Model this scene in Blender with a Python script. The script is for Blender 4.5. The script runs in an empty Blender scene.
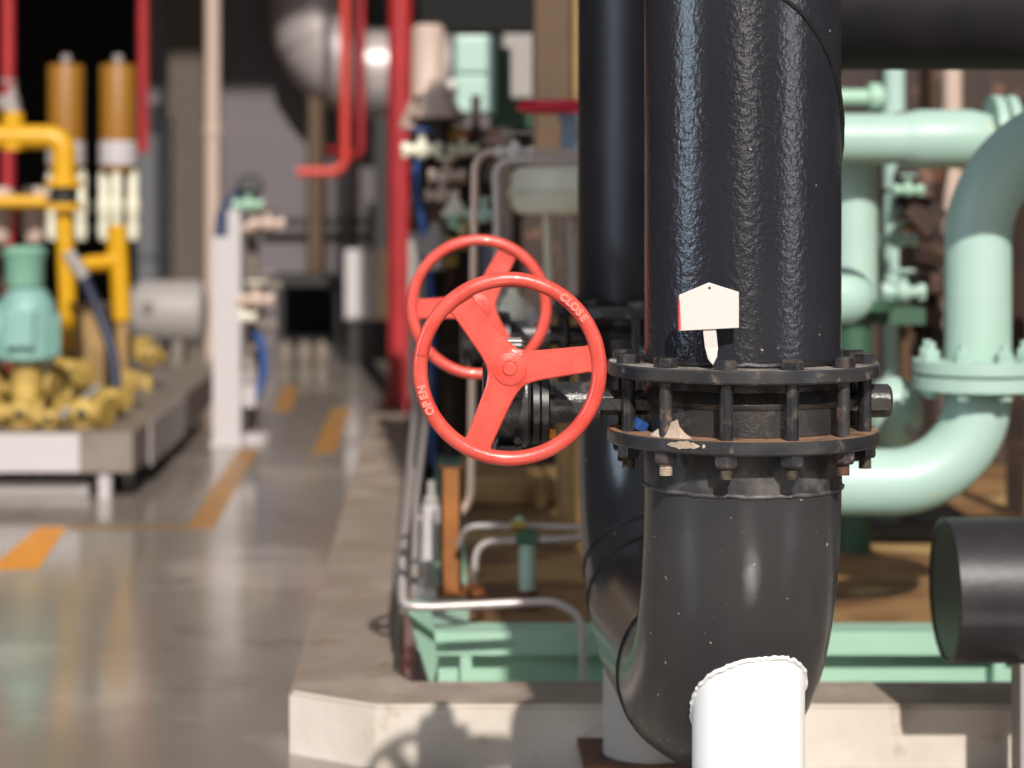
import bpy, bmesh, math, random
from mathutils import Vector, Matrix, Euler
random.seed(7)
PI = math.pi
S = bpy.context.scene
C = S.collection
F, CX, HY, EYE = 2200.0, 445.0, 200.0, 1.28      # focal length (px), vanishing point, eye height (m)


def P(px, py, Y):
    return Vector(((px - CX) / F * Y, Y, EYE - (py - HY) / F * Y))


def W(n, Y):
    return n * Y / F


def FL(px, py, z=0.0):
    Y = (EYE - z) * F / (py - HY)
    return Vector(((px - CX) / F * Y, Y, z))


# ------------------------------------------------------------------ materials
def srgb(c):
    return tuple((v / 12.92 if v <= .04045 else ((v + .055) / 1.055) ** 2.4) for v in [x / 255 for x in c])


def mat(name, col, rough=.5, metal=0., col2=None, nscale=6., nlo=.35, nhi=.65, bump=0., bscale=60., bdist=.002,
        rough2=None, spec=.5, specks=None, speck_scale=60., speck_t=.72, coat=0., layers=()):
    m = bpy.data.materials.new(name)
    m.use_nodes = True
    nt = m.node_tree
    N, L = nt.nodes, nt.links
    b = N['Principled BSDF']
    c = srgb(col) if max(col) > 1 else col
    b.inputs['Base Color'].default_value = (*c, 1)
    b.inputs['Roughness'].default_value = rough
    b.inputs['Metallic'].default_value = metal
    b.inputs['Specular IOR Level'].default_value = spec
    b.inputs['Coat Weight'].default_value = coat
    tc = N.new('ShaderNodeTexCoord')

    def noise(scale, detail=4., rg=.55):
        n = N.new('ShaderNodeTexNoise')
        n.inputs['Scale'].default_value = scale
        n.inputs['Detail'].default_value = detail
        n.inputs['Roughness'].default_value = rg
        L.new(tc.outputs['Object'], n.inputs['Vector'])
        return n.outputs['Fac']

    def ramp(fac, lo, hi):
        r = N.new('ShaderNodeMapRange')
        r.inputs['From Min'].default_value = lo
        r.inputs['From Max'].default_value = hi
        L.new(fac, r.inputs['Value'])
        return r.outputs['Result']

    def mix(fac, a, bb):
        x = N.new('ShaderNodeMix')
        x.data_type = 'RGBA'
        L.new(fac, x.inputs['Factor'])
        for k, v in (('A', a), ('B', bb)):
            s = [i for i in x.inputs if i.name == k and i.type == 'RGBA'][0]
            if isinstance(v, tuple):
                s.default_value = (*v, 1)
            else:
                L.new(v, s)
        return [o for o in x.outputs if o.type == 'RGBA'][0]
    cur = c
    if col2:
        f = ramp(noise(nscale), nlo, nhi)
        cur = mix(f, c, srgb(col2) if max(col2) > 1 else col2)
        if rough2 is not None:
            r = N.new('ShaderNodeMapRange')
            r.inputs['To Min'].default_value = rough
            r.inputs['To Max'].default_value = rough2
            L.new(f, r.inputs['Value'])
            L.new(r.outputs['Result'], b.inputs['Roughness'])
    for (lc, ls, lo, hi) in layers:
        cur = mix(ramp(noise(ls, 6.), lo, hi), cur, srgb(lc))
    if specks:
        cur = mix(ramp(noise(speck_scale, 2.), speck_t, speck_t + .02), cur, srgb(specks))
    if not isinstance(cur, tuple):
        L.new(cur, b.inputs['Base Color'])
    if bump:
        bp = N.new('ShaderNodeBump')
        bp.inputs['Strength'].default_value = bump
        bp.inputs['Distance'].default_value = bdist
        L.new(noise(bscale, 3.), bp.inputs['Height'])
        L.new(bp.outputs['Normal'], b.inputs['Normal'])
    return m


def emit(name, col, strength):
    m = bpy.data.materials.new(name)
    m.use_nodes = True
    b = m.node_tree.nodes['Principled BSDF']
    b.inputs['Base Color'].default_value = (.3, .3, .3, 1)
    b.inputs['Emission Color'].default_value = (*col, 1)
    b.inputs['Emission Strength'].default_value = strength
    return m


M = {}
M['black_paint'] = mat('black_gloss_paint', (37, 37, 42), .2, bump=.6, bscale=100, bdist=.0023, col2=(44, 43, 48), nscale=3,
                       specks=(150, 145, 135), speck_scale=60, speck_t=.75)
M['black_elbow'] = mat('black_elbow_paint', (50, 50, 52), .25, bump=.3, bscale=60, bdist=.0008, col2=(60, 58, 58), nscale=4,
                       specks=(170, 165, 160), speck_scale=62, speck_t=.73)
M['neck_dusty'] = mat('dusty_black_neck', (50, 49, 50), .4, bump=.7, bscale=70, bdist=.002, col2=(92, 88, 84), nscale=22, nlo=.5, nhi=.72)
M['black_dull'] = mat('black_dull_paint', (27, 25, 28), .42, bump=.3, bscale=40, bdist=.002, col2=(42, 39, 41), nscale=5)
M['black_iron'] = mat('black_painted_iron', (38, 38, 42), .3, bump=.8, bscale=170, bdist=.0015, col2=(62, 58, 54), nscale=14,
                      layers=(((98, 94, 90), 22, .62, .76),))
M['flange_iron'] = mat('dusty_flange_iron', (38, 39, 44), .32, bump=.4, bscale=120, bdist=.001, col2=(62, 60, 60), nscale=16,
                       layers=(((130, 118, 106), 30, .62, .74),))
M['flange_rust'] = mat('rust_dusted_flange_face', (128, 100, 80), .7, col2=(165, 125, 95), nscale=24, layers=(((70, 60, 55), 30, .56, .66),))
M['dust'] = mat('grey_dusted_flange_face', (170, 160, 150), .75, col2=(70, 66, 64), nscale=30, layers=(((150, 138, 125), 40, .58, .68),))
M['weld'] = mat('weld_bead_paint', (100, 96, 94), .5, bump=1., bscale=140, bdist=.003, col2=(52, 50, 50), nscale=40)
M['weld_dark'] = mat('dark_weld_bead_paint', (24, 23, 24), .5, bump=.6, bscale=90, bdist=.002)
M['bolt'] = mat('bolt_black', (36, 36, 39), .3, bump=.4, bscale=160, col2=(86, 76, 68), nscale=45, nlo=.48, nhi=.7)
M['bolt_rust'] = mat('bolt_rusty', (50, 47, 46), .5, bump=.4, bscale=160, col2=(134, 108, 92), nscale=50, nlo=.5, nhi=.66)
M['thread'] = mat('bare_thread_steel', (120, 112, 100), .45, .5, col2=(70, 62, 56), nscale=60)
M['thread_rust'] = mat('rusted_thread', (120, 84, 62), .7, col2=(84, 64, 54), nscale=70)
M['nut_orange'] = mat('orange_rust', (225, 140, 20), .7, col2=(150, 80, 30), nscale=60)
M['rust_edge'] = mat('rusted_steel', (110, 72, 50), .7, col2=(70, 48, 38), nscale=20)
M['red'] = mat('coral_red_enamel', (200, 66, 54), .34, bump=.5, bscale=150, bdist=.0012, col2=(210, 84, 71), nscale=26, coat=.25)
M['red_deep'] = mat('deep_red_paint', (168, 44, 46), .45, col2=(148, 36, 42), nscale=3)
M['red_bright'] = mat('bright_red_paint', (196, 62, 52), .45)
M['white'] = mat('white_paint', (240, 239, 236), .45, bump=.1, bscale=30, specks=(210, 170, 110), speck_scale=14, speck_t=.78)
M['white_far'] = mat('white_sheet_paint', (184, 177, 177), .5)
M['leg_grey'] = mat('off_white_leg_paint', (172, 165, 157), .6, specks=(150, 120, 80), speck_scale=14, speck_t=.76)  # white leg paint greyed, shade of the rear leg put into the colour
M['tag'] = mat('white_plastic', (202, 195, 189), .4)
M['tag_red'] = mat('red_sticker', (226, 60, 66), .5)  # red of the thin line down the tag's left edge
M['mortar'] = mat('dried_mortar', (196, 182, 166), .9, bump=.6, bscale=90, bdist=.003, col2=(170, 150, 130), nscale=30)
M['blue'] = mat('blue_paint', (34, 74, 134), .5)
M['navy'] = mat('navy_sheet', (40, 52, 82), .6)
M['green'] = mat('mint_green_paint', (168, 194, 182), .42, col2=(160, 189, 175), nscale=4, layers=(((190, 185, 140), 9, .70, .76),))
M['green_mid'] = mat('mid_green_paint', (156, 190, 168), .5, col2=(147, 184, 161), nscale=4)
M['green_dark'] = mat('dark_green_paint', (54, 88, 66), .55)
M['cap_green'] = mat('fan_cap_green', (112, 156, 134), .5)
M['teal'] = mat('teal_motor_paint', (130, 170, 160), .5, col2=(118, 158, 150), nscale=4)
M['yellow'] = mat('yellow_pipe_paint', (204, 152, 18), .42)
M['yellow_pale'] = mat('pale_yellow_iron', (190, 160, 84), .6, col2=(140, 112, 52), nscale=8)
M['ochre'] = mat('ochre_cylinder_paint', (142, 96, 26), .5)
M['curb'] = mat('worn_concrete', (203, 193, 182), .75, bump=.4, bscale=25, bdist=.004, col2=(188, 176, 162), nscale=5,
                layers=(((150, 128, 106), 9, .62, .76),))
M['curb_top'] = mat('dusty_concrete_top', (146, 130, 117), .75, bump=.4, bscale=25, bdist=.004, col2=(130, 114, 100), nscale=4,
                    layers=(((164, 148, 134), 2.4, .54, .66), ((116, 96, 80), 11, .60, .74)))
M['deck'] = mat('rust_stained_deck', (146, 110, 70), .6, col2=(104, 72, 44), nscale=3, nlo=.4, nhi=.6, layers=(((172, 140, 92), 2.2, .52, .6),))
M['tan'] = mat('tan_oxidised_steel', (160, 128, 80), .6, col2=(124, 96, 58), nscale=5)
M['brown'] = mat('brown_column_paint', (88, 64, 38), .6, col2=(76, 54, 32), nscale=3)
M['rust_orange'] = mat('orange_rusted_post', (150, 92, 36), .6, col2=(112, 66, 28), nscale=6)
M['dark_rust'] = mat('dark_rust_machine', (60, 42, 32), .7, col2=(40, 30, 26), nscale=6, layers=(((104, 72, 54), 9, .6, .68),))
M['dark'] = mat('dark_steel', (34, 32, 32), .6)
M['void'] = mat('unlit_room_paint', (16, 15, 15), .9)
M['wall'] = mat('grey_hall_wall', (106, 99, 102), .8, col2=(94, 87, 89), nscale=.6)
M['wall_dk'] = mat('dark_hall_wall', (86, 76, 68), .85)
M['panel'] = mat('slate_panel', (88, 88, 92), .7)
M['grey'] = mat('grey_paint', (150, 144, 140), .55)
M['skid_grey'] = mat('worn_skid_paint', (128, 118, 108), .5, col2=(112, 100, 90), nscale=4)
M['steel'] = mat('galvanised_tube', (178, 168, 164), .35, .35)
M['beige'] = mat('beige_pipe_paint', (188, 165, 151), .5)
M['cream'] = mat('cream_paint', (218, 214, 192), .45)
M['duct'] = mat('duct_cladding', (176, 166, 164), .4, .3)
M['bluegrey'] = mat('blue_grey_paint', (112, 130, 150), .45)
M['brass'] = mat('brass', (190, 160, 90), .3, .7)
M['mark'] = mat('orange_floor_paint', (232, 150, 14), .4, col2=(210, 130, 20), nscale=8)
M['mark_worn'] = mat('worn_orange_floor_paint', (176, 122, 44), .4, col2=(140, 104, 66), nscale=5)
M['mark_faint'] = mat('faded_floor_paint', (138, 110, 78), .4, col2=(116, 100, 84), nscale=5)
M['hose'] = mat('dark_blue_hose', (38, 44, 66), .5)
M['window_glow'] = emit('daylight_glass_cool', (.66, .82, 1.), 9.)  # self-lit panes, added for highlight strips on the black pipe
M['window_glow_r'] = emit('daylight_glass_neutral', (.92, .95, 1.), 7.)
M['window_glow_w'] = emit('daylight_glass_warm', (1., .93, .85), 9.)
M['frame'] = mat('window_frame_paint', (60, 64, 70), .5)


def floor_mat():
    m = mat('polished_concrete_floor', (140, 130, 121), .11, col2=(122, 113, 104), nscale=.8, rough2=.20,
            bump=.12, bscale=2.2, bdist=.004, spec=.6,
            layers=(((158, 147, 137), .9, .54, .62), ((106, 97, 88), 2.1, .60, .72)))
    return m


M['floor'] = floor_mat()


# ------------------------------------------------------------------ mesh helpers
def frame(axis):
    a = Vector(axis).normalized()
    t = Vector((0, 0, 1)) if abs(a.z) < .9 else Vector((1, 0, 0))
    u = t.cross(a).normalized()
    return u, a.cross(u), a


class MB:
    def __init__(self):
        self.b = bmesh.new()

    def ring(self, c, u, v, r, n):
        return [self.b.verts.new(c + u * (r * math.cos(2 * PI * i / n)) + v * (r * math.sin(2 * PI * i / n))) for i in range(n)]

    def skin(self, A, B, smooth=True):
        n = len(A)
        for i in range(n):
            f = self.b.faces.new((A[i], A[(i + 1) % n], B[(i + 1) % n], B[i]))
            f.smooth = smooth

    def cap(self, A, flip=False):
        f = self.b.faces.new(A[::-1] if flip else A)
        return f

    def lathe(self, o, axis, prof, n=32, caps=True, smooth=True):
        """prof: list of (distance along axis, radius)"""
        o = Vector(o)
        u, v, a = frame(axis)
        prev = None
        first = None
        for (h, r) in prof:
            R = self.ring(o + a * h, u, v, max(r, 1e-4), n)
            if prev:
                self.skin(prev, R, smooth)
            else:
                first = R
            prev = R
        if caps:
            self.cap(first, True)
            self.cap(prev)
        return self

    def cyl(self, p0, p1, r, n=24, r1=None, bev=0.):
        p0, p1 = Vector(p0), Vector(p1)
        h = (p1 - p0).length
        r1 = r if r1 is None else r1
        if bev:
            pr = [(0, r - bev), (bev, r), (h - bev, r1), (h, r1 - bev)]
        else:
            pr = [(0, r), (h, r1)]
        return self.lathe(p0, p1 - p0, pr, n)

    def hexa(self, p0, axis, h, r, n=6, rot=0.):
        p0 = Vector(p0)
        u, v, a = frame(axis)
        u2 = u * math.cos(rot) + v * math.sin(rot)
        v2 = a.cross(u2)
        rs = [self.ring(p0 + a * d, u2, v2, rr, n) for d, rr in ((0, r), (h * .8, r), (h, r * .86))]
        self.skin(rs[0], rs[1], False)
        self.skin(rs[1], rs[2], False)
        self.cap(rs[0], True)
        self.cap(rs[2])
        return self

    def box(self, lo, hi, bev=0.):
        lo, hi = Vector(lo), Vector(hi)
        b2 = bmesh.new()
        bmesh.ops.create_cube(b2, size=1)
        for q in b2.verts:
            q.co = Vector((lo[i] + (q.co[i] + .5) * (hi[i] - lo[i]) for i in range(3)))
        if bev:
            bmesh.ops.bevel(b2, geom=b2.edges[:], offset=bev, segments=2, affect='EDGES', profile=.6)
        self.add(b2)
        b2.free()
        return self

    def obox(self, c, size, rot=(0, 0, 0), bev=0.):
        m = MB()
        s = Vector(size) / 2
        m.box(-s, s, bev)
        bmesh.ops.transform(m.b, matrix=Matrix.Translation(Vector(c)) @ Euler(rot).to_matrix().to_4x4(), verts=m.b.verts[:])
        self.add(m.b)
        m.b.free()
        return self

    def add(self, other):
        vm = {}
        for q in other.verts:
            vm[q] = self.b.verts.new(q.co)
        for f in other.faces:
            g = self.b.faces.new([vm[q] for q in f.verts])
            g.smooth = f.smooth

    def tube(self, pts, r, n=20, rfun=None, closed=False, caps=True):
        pts = [Vector(p) for p in pts]
        m = len(pts)
        prevR = None
        first = None
        up = None
        for i, p in enumerate(pts):
            if closed:
                t = (pts[(i + 1) % m] - pts[i - 1]).normalized()
            else:
                t = (pts[min(i + 1, m - 1)] - pts[max(i - 1, 0)]).normalized()
            if up is None:
                u, v, _ = frame(t)
            else:
                u = (up - t * up.dot(t)).normalized()
                v = t.cross(u)
            up = u
            rr = rfun(i / (m - 1)) if rfun else r
            R = self.ring(p, u, v, rr, n)
            if prevR:
                self.skin(prevR, R)
            else:
                first = R
            prevR = R
        if closed:
            # align ring seam: pick best offset
            best = min(range(n), key=lambda k: (prevR[k].co - first[0].co).length)
            Rr = prevR[best:] + prevR[:best]
            self.skin(Rr, first)
        elif caps:
            self.cap(first, True)
            self.cap(prevR)
        return self

    def prism(self, pts, d):
        """polygon pts (3D, planar) extruded by vector d"""
        d = Vector(d)
        A = [self.b.verts.new(Vector(p)) for p in pts]
        B = [self.b.verts.new(Vector(p) + d) for p in pts]
        self.b.faces.new(A)
        self.b.faces.new(B[::-1])
        n = len(A)
        for i in range(n):
            self.b.faces.new((A[i], B[i], B[(i + 1) % n], A[(i + 1) % n]))
        return self

    def ball(self, c, r, sc=(1, 1, 1), n=20):
        b2 = bmesh.new()
        bmesh.ops.create_uvsphere(b2, u_segments=n, v_segments=n // 2 + 2, radius=r)
        for q in b2.verts:
            q.co = Vector(c) + Vector((q.co[i] * sc[i] for i in range(3)))
        for f in b2.faces:
            f.smooth = True
        self.add(b2)
        b2.free()
        return self


def arc(c, a, b, r, t0, t1, n=16):
    """points c + r*(a cos + b sin)"""
    c, a, b = Vector(c), Vector(a), Vector(b)
    return [c + a * (r * math.cos(t0 + (t1 - t0) * i / n)) + b * (r * math.sin(t0 + (t1 - t0) * i / n)) for i in range(n + 1)]


def bend(pts, rad, n=8):
    """polyline with rounded corners"""
    pts = [Vector(p) for p in pts]
    out = [pts[0]]
    for i in range(1, len(pts) - 1):
        p, a, b = pts[i], pts[i - 1] - pts[i], pts[i + 1] - pts[i]
        r = min(rad, a.length * .48, b.length * .48)
        s, e = p + a.normalized() * r, p + b.normalized() * r
        for k in range(n + 1):
            t = k / n
            out.append(s * (1 - t) ** 2 + p * (2 * t * (1 - t)) + e * t * t)
    out.append(pts[-1])
    return out


ORG = {}


def props(o, label=None, cat=None, group=None, kind=None):
    if label: o['label'] = label
    if cat: o['category'] = cat
    if group: o['group'] = group
    if kind: o['kind'] = kind
    return o


def thing(name, label, cat, loc, group=None):
    o = bpy.data.objects.new(name, None)
    o.empty_display_size = .05
    C.objects.link(o)
    o.location = loc
    ORG[o] = Vector(loc)
    return props(o, label, cat, group)


def obj(name, mb, m, parent=None, label=None, cat=None, group=None, kind=None, origin=None, autosmooth=None):
    bmesh.ops.recalc_face_normals(mb.b, faces=mb.b.faces[:])
    for e in mb.b.edges:
        if len(e.link_faces) == 2 and e.calc_face_angle(0) > math.radians(38):
            e.smooth = False
    me = bpy.data.meshes.new(name)
    mb.b.to_mesh(me)
    mb.b.free()
    for x in (m if isinstance(m, (list, tuple)) else [m]):
        me.materials.append(x)
    o = bpy.data.objects.new(name, me)
    C.objects.link(o)
    if parent is not None:
        org = ORG[parent]
        me.transform(Matrix.Translation(-org))
        o.parent = parent
        ORG[o] = org
    else:
        org = Vector(origin) if origin is not None else Vector((0, 0, 0))
        me.transform(Matrix.Translation(-org))
        o.location = org
        ORG[o] = org
    return props(o, label, cat, group, kind)


def copy_tree(o, parent=None):
    c = o.copy()
    C.objects.link(c)
    if parent:
        c.parent = parent
    for ch in [x for x in C.objects if x.parent == o]:
        copy_tree(ch, c)
    return c


def face_mats(o, rule):
    for f in o.data.polygons:
        f.material_index = rule(f)


# ------------------------------------------------------------------ the setting
obj('floor', MB().box((-9, -9, -.3), (9, 24, 0)), M['floor'], kind='structure')

# back wall with a dark doorway at its left
YW = 19.4
dx0, dx1 = P(16, 0, YW).x, P(137, 0, YW).x
w = MB()
w.box((dx1, YW, 0), (9, YW + .4, 8))
w.box((-9, YW, 0), (dx0 - 1.2, YW + .4, 8))
w.box((dx0 - 1.2, YW, 6), (dx1, YW + .4, 8))
obj('wall_back', w, M['wall'], kind='structure')
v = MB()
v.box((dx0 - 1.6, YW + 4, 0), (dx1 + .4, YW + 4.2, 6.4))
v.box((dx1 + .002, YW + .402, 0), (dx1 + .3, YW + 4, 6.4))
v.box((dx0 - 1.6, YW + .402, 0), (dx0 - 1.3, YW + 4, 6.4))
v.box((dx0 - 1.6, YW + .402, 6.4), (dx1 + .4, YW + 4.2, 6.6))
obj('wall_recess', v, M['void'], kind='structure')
obj('ceiling', MB().box((-9, 12.6, 7), (9, YW + .4, 7.2)), M['wall_dk'], kind='structure')  # unseen part ceiling, front edge set to shade the upper back wall


def side_wall(name, x, y0, y1, openings, glow, s):
    w = MB()
    x0, x1 = (x, x + .3) if s > 0 else (x - .3, x)
    ys = sorted(openings)
    cur = y0
    for (a, b, zl, zh) in ys:
        w.box((x0, cur, 0), (x1, a, 7))
        w.box((x0, a, 0), (x1, b, zl))
        w.box((x0, a, zh), (x1, b, 7))
        cur = b
    w.box((x0, cur, 0), (x1, y1, 7))
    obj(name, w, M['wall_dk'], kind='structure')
    for (a, b, zl, zh) in ys:
        side_wall.k += 1
        win = obj('window_%d' % side_wall.k, MB().box((x0 + .13, a, zl), (x0 + .15, b, zh)), glow, kind='structure')  # unseen window, pane glows to lay a highlight strip on the riser
        f = MB()
        for yy in (a, (a + b) / 2, b):
            f.box((x0 + .08, yy - .04, zl), (x0 + .2, yy + .04, zh))
        for zz in (zl, (zl + zh) / 2, zh):
            f.box((x0 + .07, a, zz - .04), (x0 + .21, b, zz + .04))
        obj('window_frame', f, M['frame'], win)


side_wall.k = 0
side_wall('wall_left', -6, -8, YW, [(.7, 2.7, 1.0, 5.0)], M['window_glow'], -1)
side_wall('wall_right', 6, -8, YW, [(-2.0, -.1, .9, 5.0)], M['window_glow_r'], 1)

fwm = MB()
wx0, wx1, wz0, wz1 = -1.0, 1.0, 1.9, 4.8
fwm.box((-6, -8.3, 0), (wx0, -8, 5.2)).box((wx1, -8.3, 0), (6, -8, 5.2)).box((wx0, -8.3, 0), (wx1, -8, wz0)).box((wx0, -8.3, wz1), (wx1, -8, 5.2))
obj('wall_front', fwm, M['wall_dk'], kind='structure')
win = obj('window_3', MB().box((wx0, -8.2, wz0), (wx1, -8.18, wz1)), M['window_glow_w'], kind='structure')  # unseen, added so its glow gives the riser a middle streak
fm = MB()
for xx in (wx0, 0, wx1):
    fm.box((xx - .04, -8.22, wz0), (xx + .04, -8.1, wz1))
for zz in (wz0, (wz0 + wz1) / 2, wz1):
    fm.box((wx0, -8.23, zz - .04), (wx1, -8.09, zz + .04))
obj('window_frame', fm, M['frame'], win)

# concrete curb round the machine plinth, corner chamfered
CT = .1445
cz = Vector((0, 0, -CT))
outer = [(6, 4.947), (-.157, 4.947), (-.36, 5.09), (-.40, 11.7), (-.145, 11.7), (-.13, 5.34), (-.075, 5.195), (6, 5.195)]
cu = MB().prism([(x, y, CT) for x, y in outer], cz)
bmesh.ops.recalc_face_normals(cu.b, faces=cu.b.faces[:])
bmesh.ops.bevel(cu.b, geom=[e for e in cu.b.edges if all(q.co.z > .1 for q in e.verts)], offset=.008, segments=2, affect='EDGES')
o = obj('concrete_curb', cu, [M['curb'], M['curb_top']], kind='structure')
face_mats(o, lambda f: 1 if f.normal.z > .8 else 0)
props(o)

# orange floor markings
def quad_mark(cs, m, label, z=.0015):
    q = [FL(px, py) for px, py in cs]
    return obj('floor_marking', MB().prism([(p.x, p.y, z) for p in q], (0, 0, -.001)), m, label=label, cat='floor marking',
               group='orange painted floor markings', origin=(q[0].x, q[0].y, 0))


quad_mark([(-12, 570), (38, 569), (67, 527), (39, 527)], M['mark'], 'bright orange dash painted on the floor in front of the white edged skid')
quad_mark([(188, 528), (214, 528), (258, 450), (237, 450)], M['mark_worn'], 'worn orange dash on the floor just below the tall white panel stand')
quad_mark([(312, 453), (335, 453), (351, 408), (332, 408)], M['mark_worn'], 'orange dash on the floor beside the long arm of the concrete curb')
quad_mark([(272, 411), (291, 411), (299, 386), (284, 386)], M['mark_worn'], 'farthest and smallest orange dash, near the foot of the instrument stand')
quad_mark([(66, 530), (190, 530), (192, 524), (70, 524)], M['mark_faint'], 'thin faded orange line joining the bright dash to the worn dash', z=.0012)

# ------------------------------------------------------------------ main black pipework
PX, PY = .4936, 3.65
R0 = .162
TF1, TF0 = 1.013, .991       # upper flange top / underside
BF1, BF0 = .902, .880        # lower flange
RF = .224
ZE = .809                    # elbow weld height


def weld_ring(c, axis, r, rb, m, parent, jit=.0012, n=72, label=None):
    u, v, a = frame(axis)
    pts = []
    for i in range(n):
        t = 2 * PI * i / n
        rr = r + random.uniform(-jit, jit)
        pts.append(Vector(c) + u * rr * math.cos(t) + v * rr * math.sin(t) + a * random.uniform(-jit, jit))
    return obj('weld_bead', MB().tube(pts, rb, 8, closed=True), m, parent, label)


def flange(cx, cy, z0, z1, parent, top):
    m = MB()
    ri = R0 - .002
    pr = [(0, ri), (0, RF - .003), (.003, RF), (z1 - z0 - .003, RF), (z1 - z0, RF - .003), (z1 - z0, ri)]
    m.lathe((cx, cy, z0), (0, 0, 1), pr, 96, caps=False)
    o = obj('flange', m, [M['flange_iron'], top], parent)
    for f in o.data.polygons:
        f.use_smooth = abs(f.normal.z) < .5
        f.material_index = 1 if f.normal.z > .9 else 0
    return o


# upper riser
def riser(cx, cy, dz, label, far=False):
    t = thing('pipe_riser', label, 'pipe', (cx, cy, TF0 + dz), 'black risers above the valves')
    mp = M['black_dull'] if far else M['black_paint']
    obj('pipe', MB().cyl((cx, cy, TF0 + dz + .001), (cx, cy, 4.6), R0, 96), mp, t)
    flange(cx, cy, TF0 + dz, TF1 + dz, t, M['dust'])
    weld_ring((cx, cy, TF1 + dz + .004), (0, 0, 1), R0 + .001, .006, M['weld_dark'], t)
    return t


r1 = riser(PX, PY, 0, 'glossy black vertical pipe rising from the front valve, white tag on it')
# slanting seam weld on the front riser
cam_az = -math.atan2(PX, PY)
pts = []
for i in range(60):
    th = math.radians(-8 + i * 3.1)
    z = P(0, -14, PY - R0).z - .232 * (1 - math.cos(th))
    a = th + cam_az
    rr = R0 + .0008 + random.uniform(-.0006, .0006)
    pts.append((PX + rr * math.sin(a), PY - rr * math.cos(a), z + random.uniform(-.001, .001)))
obj('seam_weld', MB().tube(pts, .0042, 8), M['weld_dark'], r1)

DZ2 = .04
X2, Y2 = .452, 4.80
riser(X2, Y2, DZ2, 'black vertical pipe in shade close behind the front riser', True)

# lower u bend
t = thing('u_bend_pipe', 'black return bend joining the two risers below the valves', 'pipe', (PX, PY, .18))
RB = .40
ZB = ZE - RB


def lerp_x(y):
    return PX + (X2 - PX) * (y - PY) / (Y2 - PY)


cl = [(PX, PY, BF0 + .0), (PX, PY, ZE)]
c1 = [(PY + RB - RB * math.cos(a), ZE - RB * math.sin(a)) for a in [PI / 2 * i / 24 for i in range(1, 25)]]
c2 = [(Y2 - RB + RB * math.sin(a), ZE - RB * math.cos(a)) for a in [PI / 2 * i / 24 for i in range(0, 25)]]
cl += [(lerp_x(y), y, z) for y, z in c1 + c2] + [(X2, Y2, BF0 + DZ2)]
obj('bent_pipe', MB().tube(cl, R0, 72, caps=False), M['black_elbow'], t)
obj('neck', MB().lathe((PX, PY, ZE), (0, 0, 1), [(0, R0 + .0008), (BF0 - ZE - .001, R0 + .0008)], 96, caps=False), M['neck_dusty'], t, label='dust greyed neck above the weld')
flange(PX, PY, BF0, BF1, t, M['flange_rust'])
flange(X2, Y2, BF0 + DZ2, BF1 + DZ2, t, M['flange_rust'])
weld_ring((PX, PY, ZE), (0, 0, 1), R0 + .0008, .0036, M['weld'], t, label='pale dusty weld bead')
dirx = Vector((X2 - PX, Y2 - PY, 0)).normalized()
for a in (27, 41):
    ar = math.radians(a)
    y, z = Y2 - RB + RB * math.sin(ar), ZE - RB * math.cos(ar)
    weld_ring((lerp_x(y), y, z), (dirx.x * math.cos(ar), dirx.y * math.cos(ar), math.sin(ar)), R0 + .0005, .0035, M['weld_dark'], t, .0006)
weld_ring((lerp_x(PY + RB), PY + RB, ZB), dirx, R0 + .0005, .0035, M['weld_dark'], t, .0006)
# white support legs welded to the bend
LX, LY, LR = .5035, 3.652, .0930
lg = MB()
n = 64
ringz = [ .0, .1, .2, .3, .52]
top = []


def elbow_cut(x, y):
    """height where a vertical line through (x, y) meets the underside of the front bend"""
    best = None
    for i in range(0, 1201):
        a = PI / 2 * i / 1200
        cy, cz_ = PY + RB - RB * math.cos(a), ZE - RB * math.sin(a)
        tang = Vector((0, math.sin(a), -math.cos(a)))
        # point (x,y,z) in plane of this section: (p-c).tang=0
        dyy = y - cy
        if abs(tang.z) < 1e-3:
            continue
        z = cz_ - dyy * tang.y / tang.z
        d = math.sqrt((x - lerp_x(cy)) ** 2 + dyy ** 2 + (z - cz_) ** 2)
        if best is None or abs(d - R0) < best[0]:
            if z < cz_ + .15:
                best = (abs(d - R0), z)
    return best[1]


A = [lg.b.verts.new((LX + LR * math.cos(2 * PI * i / n), LY + LR * math.sin(2 * PI * i / n), 0)) for i in range(n)]
hs = [elbow_cut(q.co.x, q.co.y) for q in A]
hm = [min(.56, h + .012) for h in hs]
B = [lg.b.verts.new((q.co.x, q.co.y, hm[i])) for i, q in enumerate(A)]
lg.skin(A, B)
lg.cap(A, True)
obj('support_leg', lg, M['white'], t, label='white painted support leg')
# ragged painted weld where the white leg meets the bend
wp = []
for i in range(n * 2):
    a = 2 * PI * i / (n * 2)
    rr = LR + random.uniform(-.0015, .0015)
    h = elbow_cut(LX + LR * math.cos(a), LY + LR * math.sin(a))
    wp.append((LX + rr * math.cos(a), LY + rr * math.sin(a), min(.56, h) + random.uniform(-.0015, .002)))
obj('painted_weld', MB().tube(wp, .0042, 8, closed=True), M['white'], t, label='ragged white painted weld collar')
L2X, L2Y = P(603, 0, 4.6).x + .0935, 4.6
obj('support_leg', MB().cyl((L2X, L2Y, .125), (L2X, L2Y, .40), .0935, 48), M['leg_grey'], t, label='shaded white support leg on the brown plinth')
p = MB()
p.box((.295, 4.50, 0), (.575, 4.72, .105), .006)
p.box((.284, 4.49, .105), (.585, 4.73, .125), .004)
obj('support_plinth', p, M['rust_edge'], label='low brown plinth under the rear support leg, in front of the curb', cat='plinth', origin=(.43, 4.6, 0))


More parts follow.
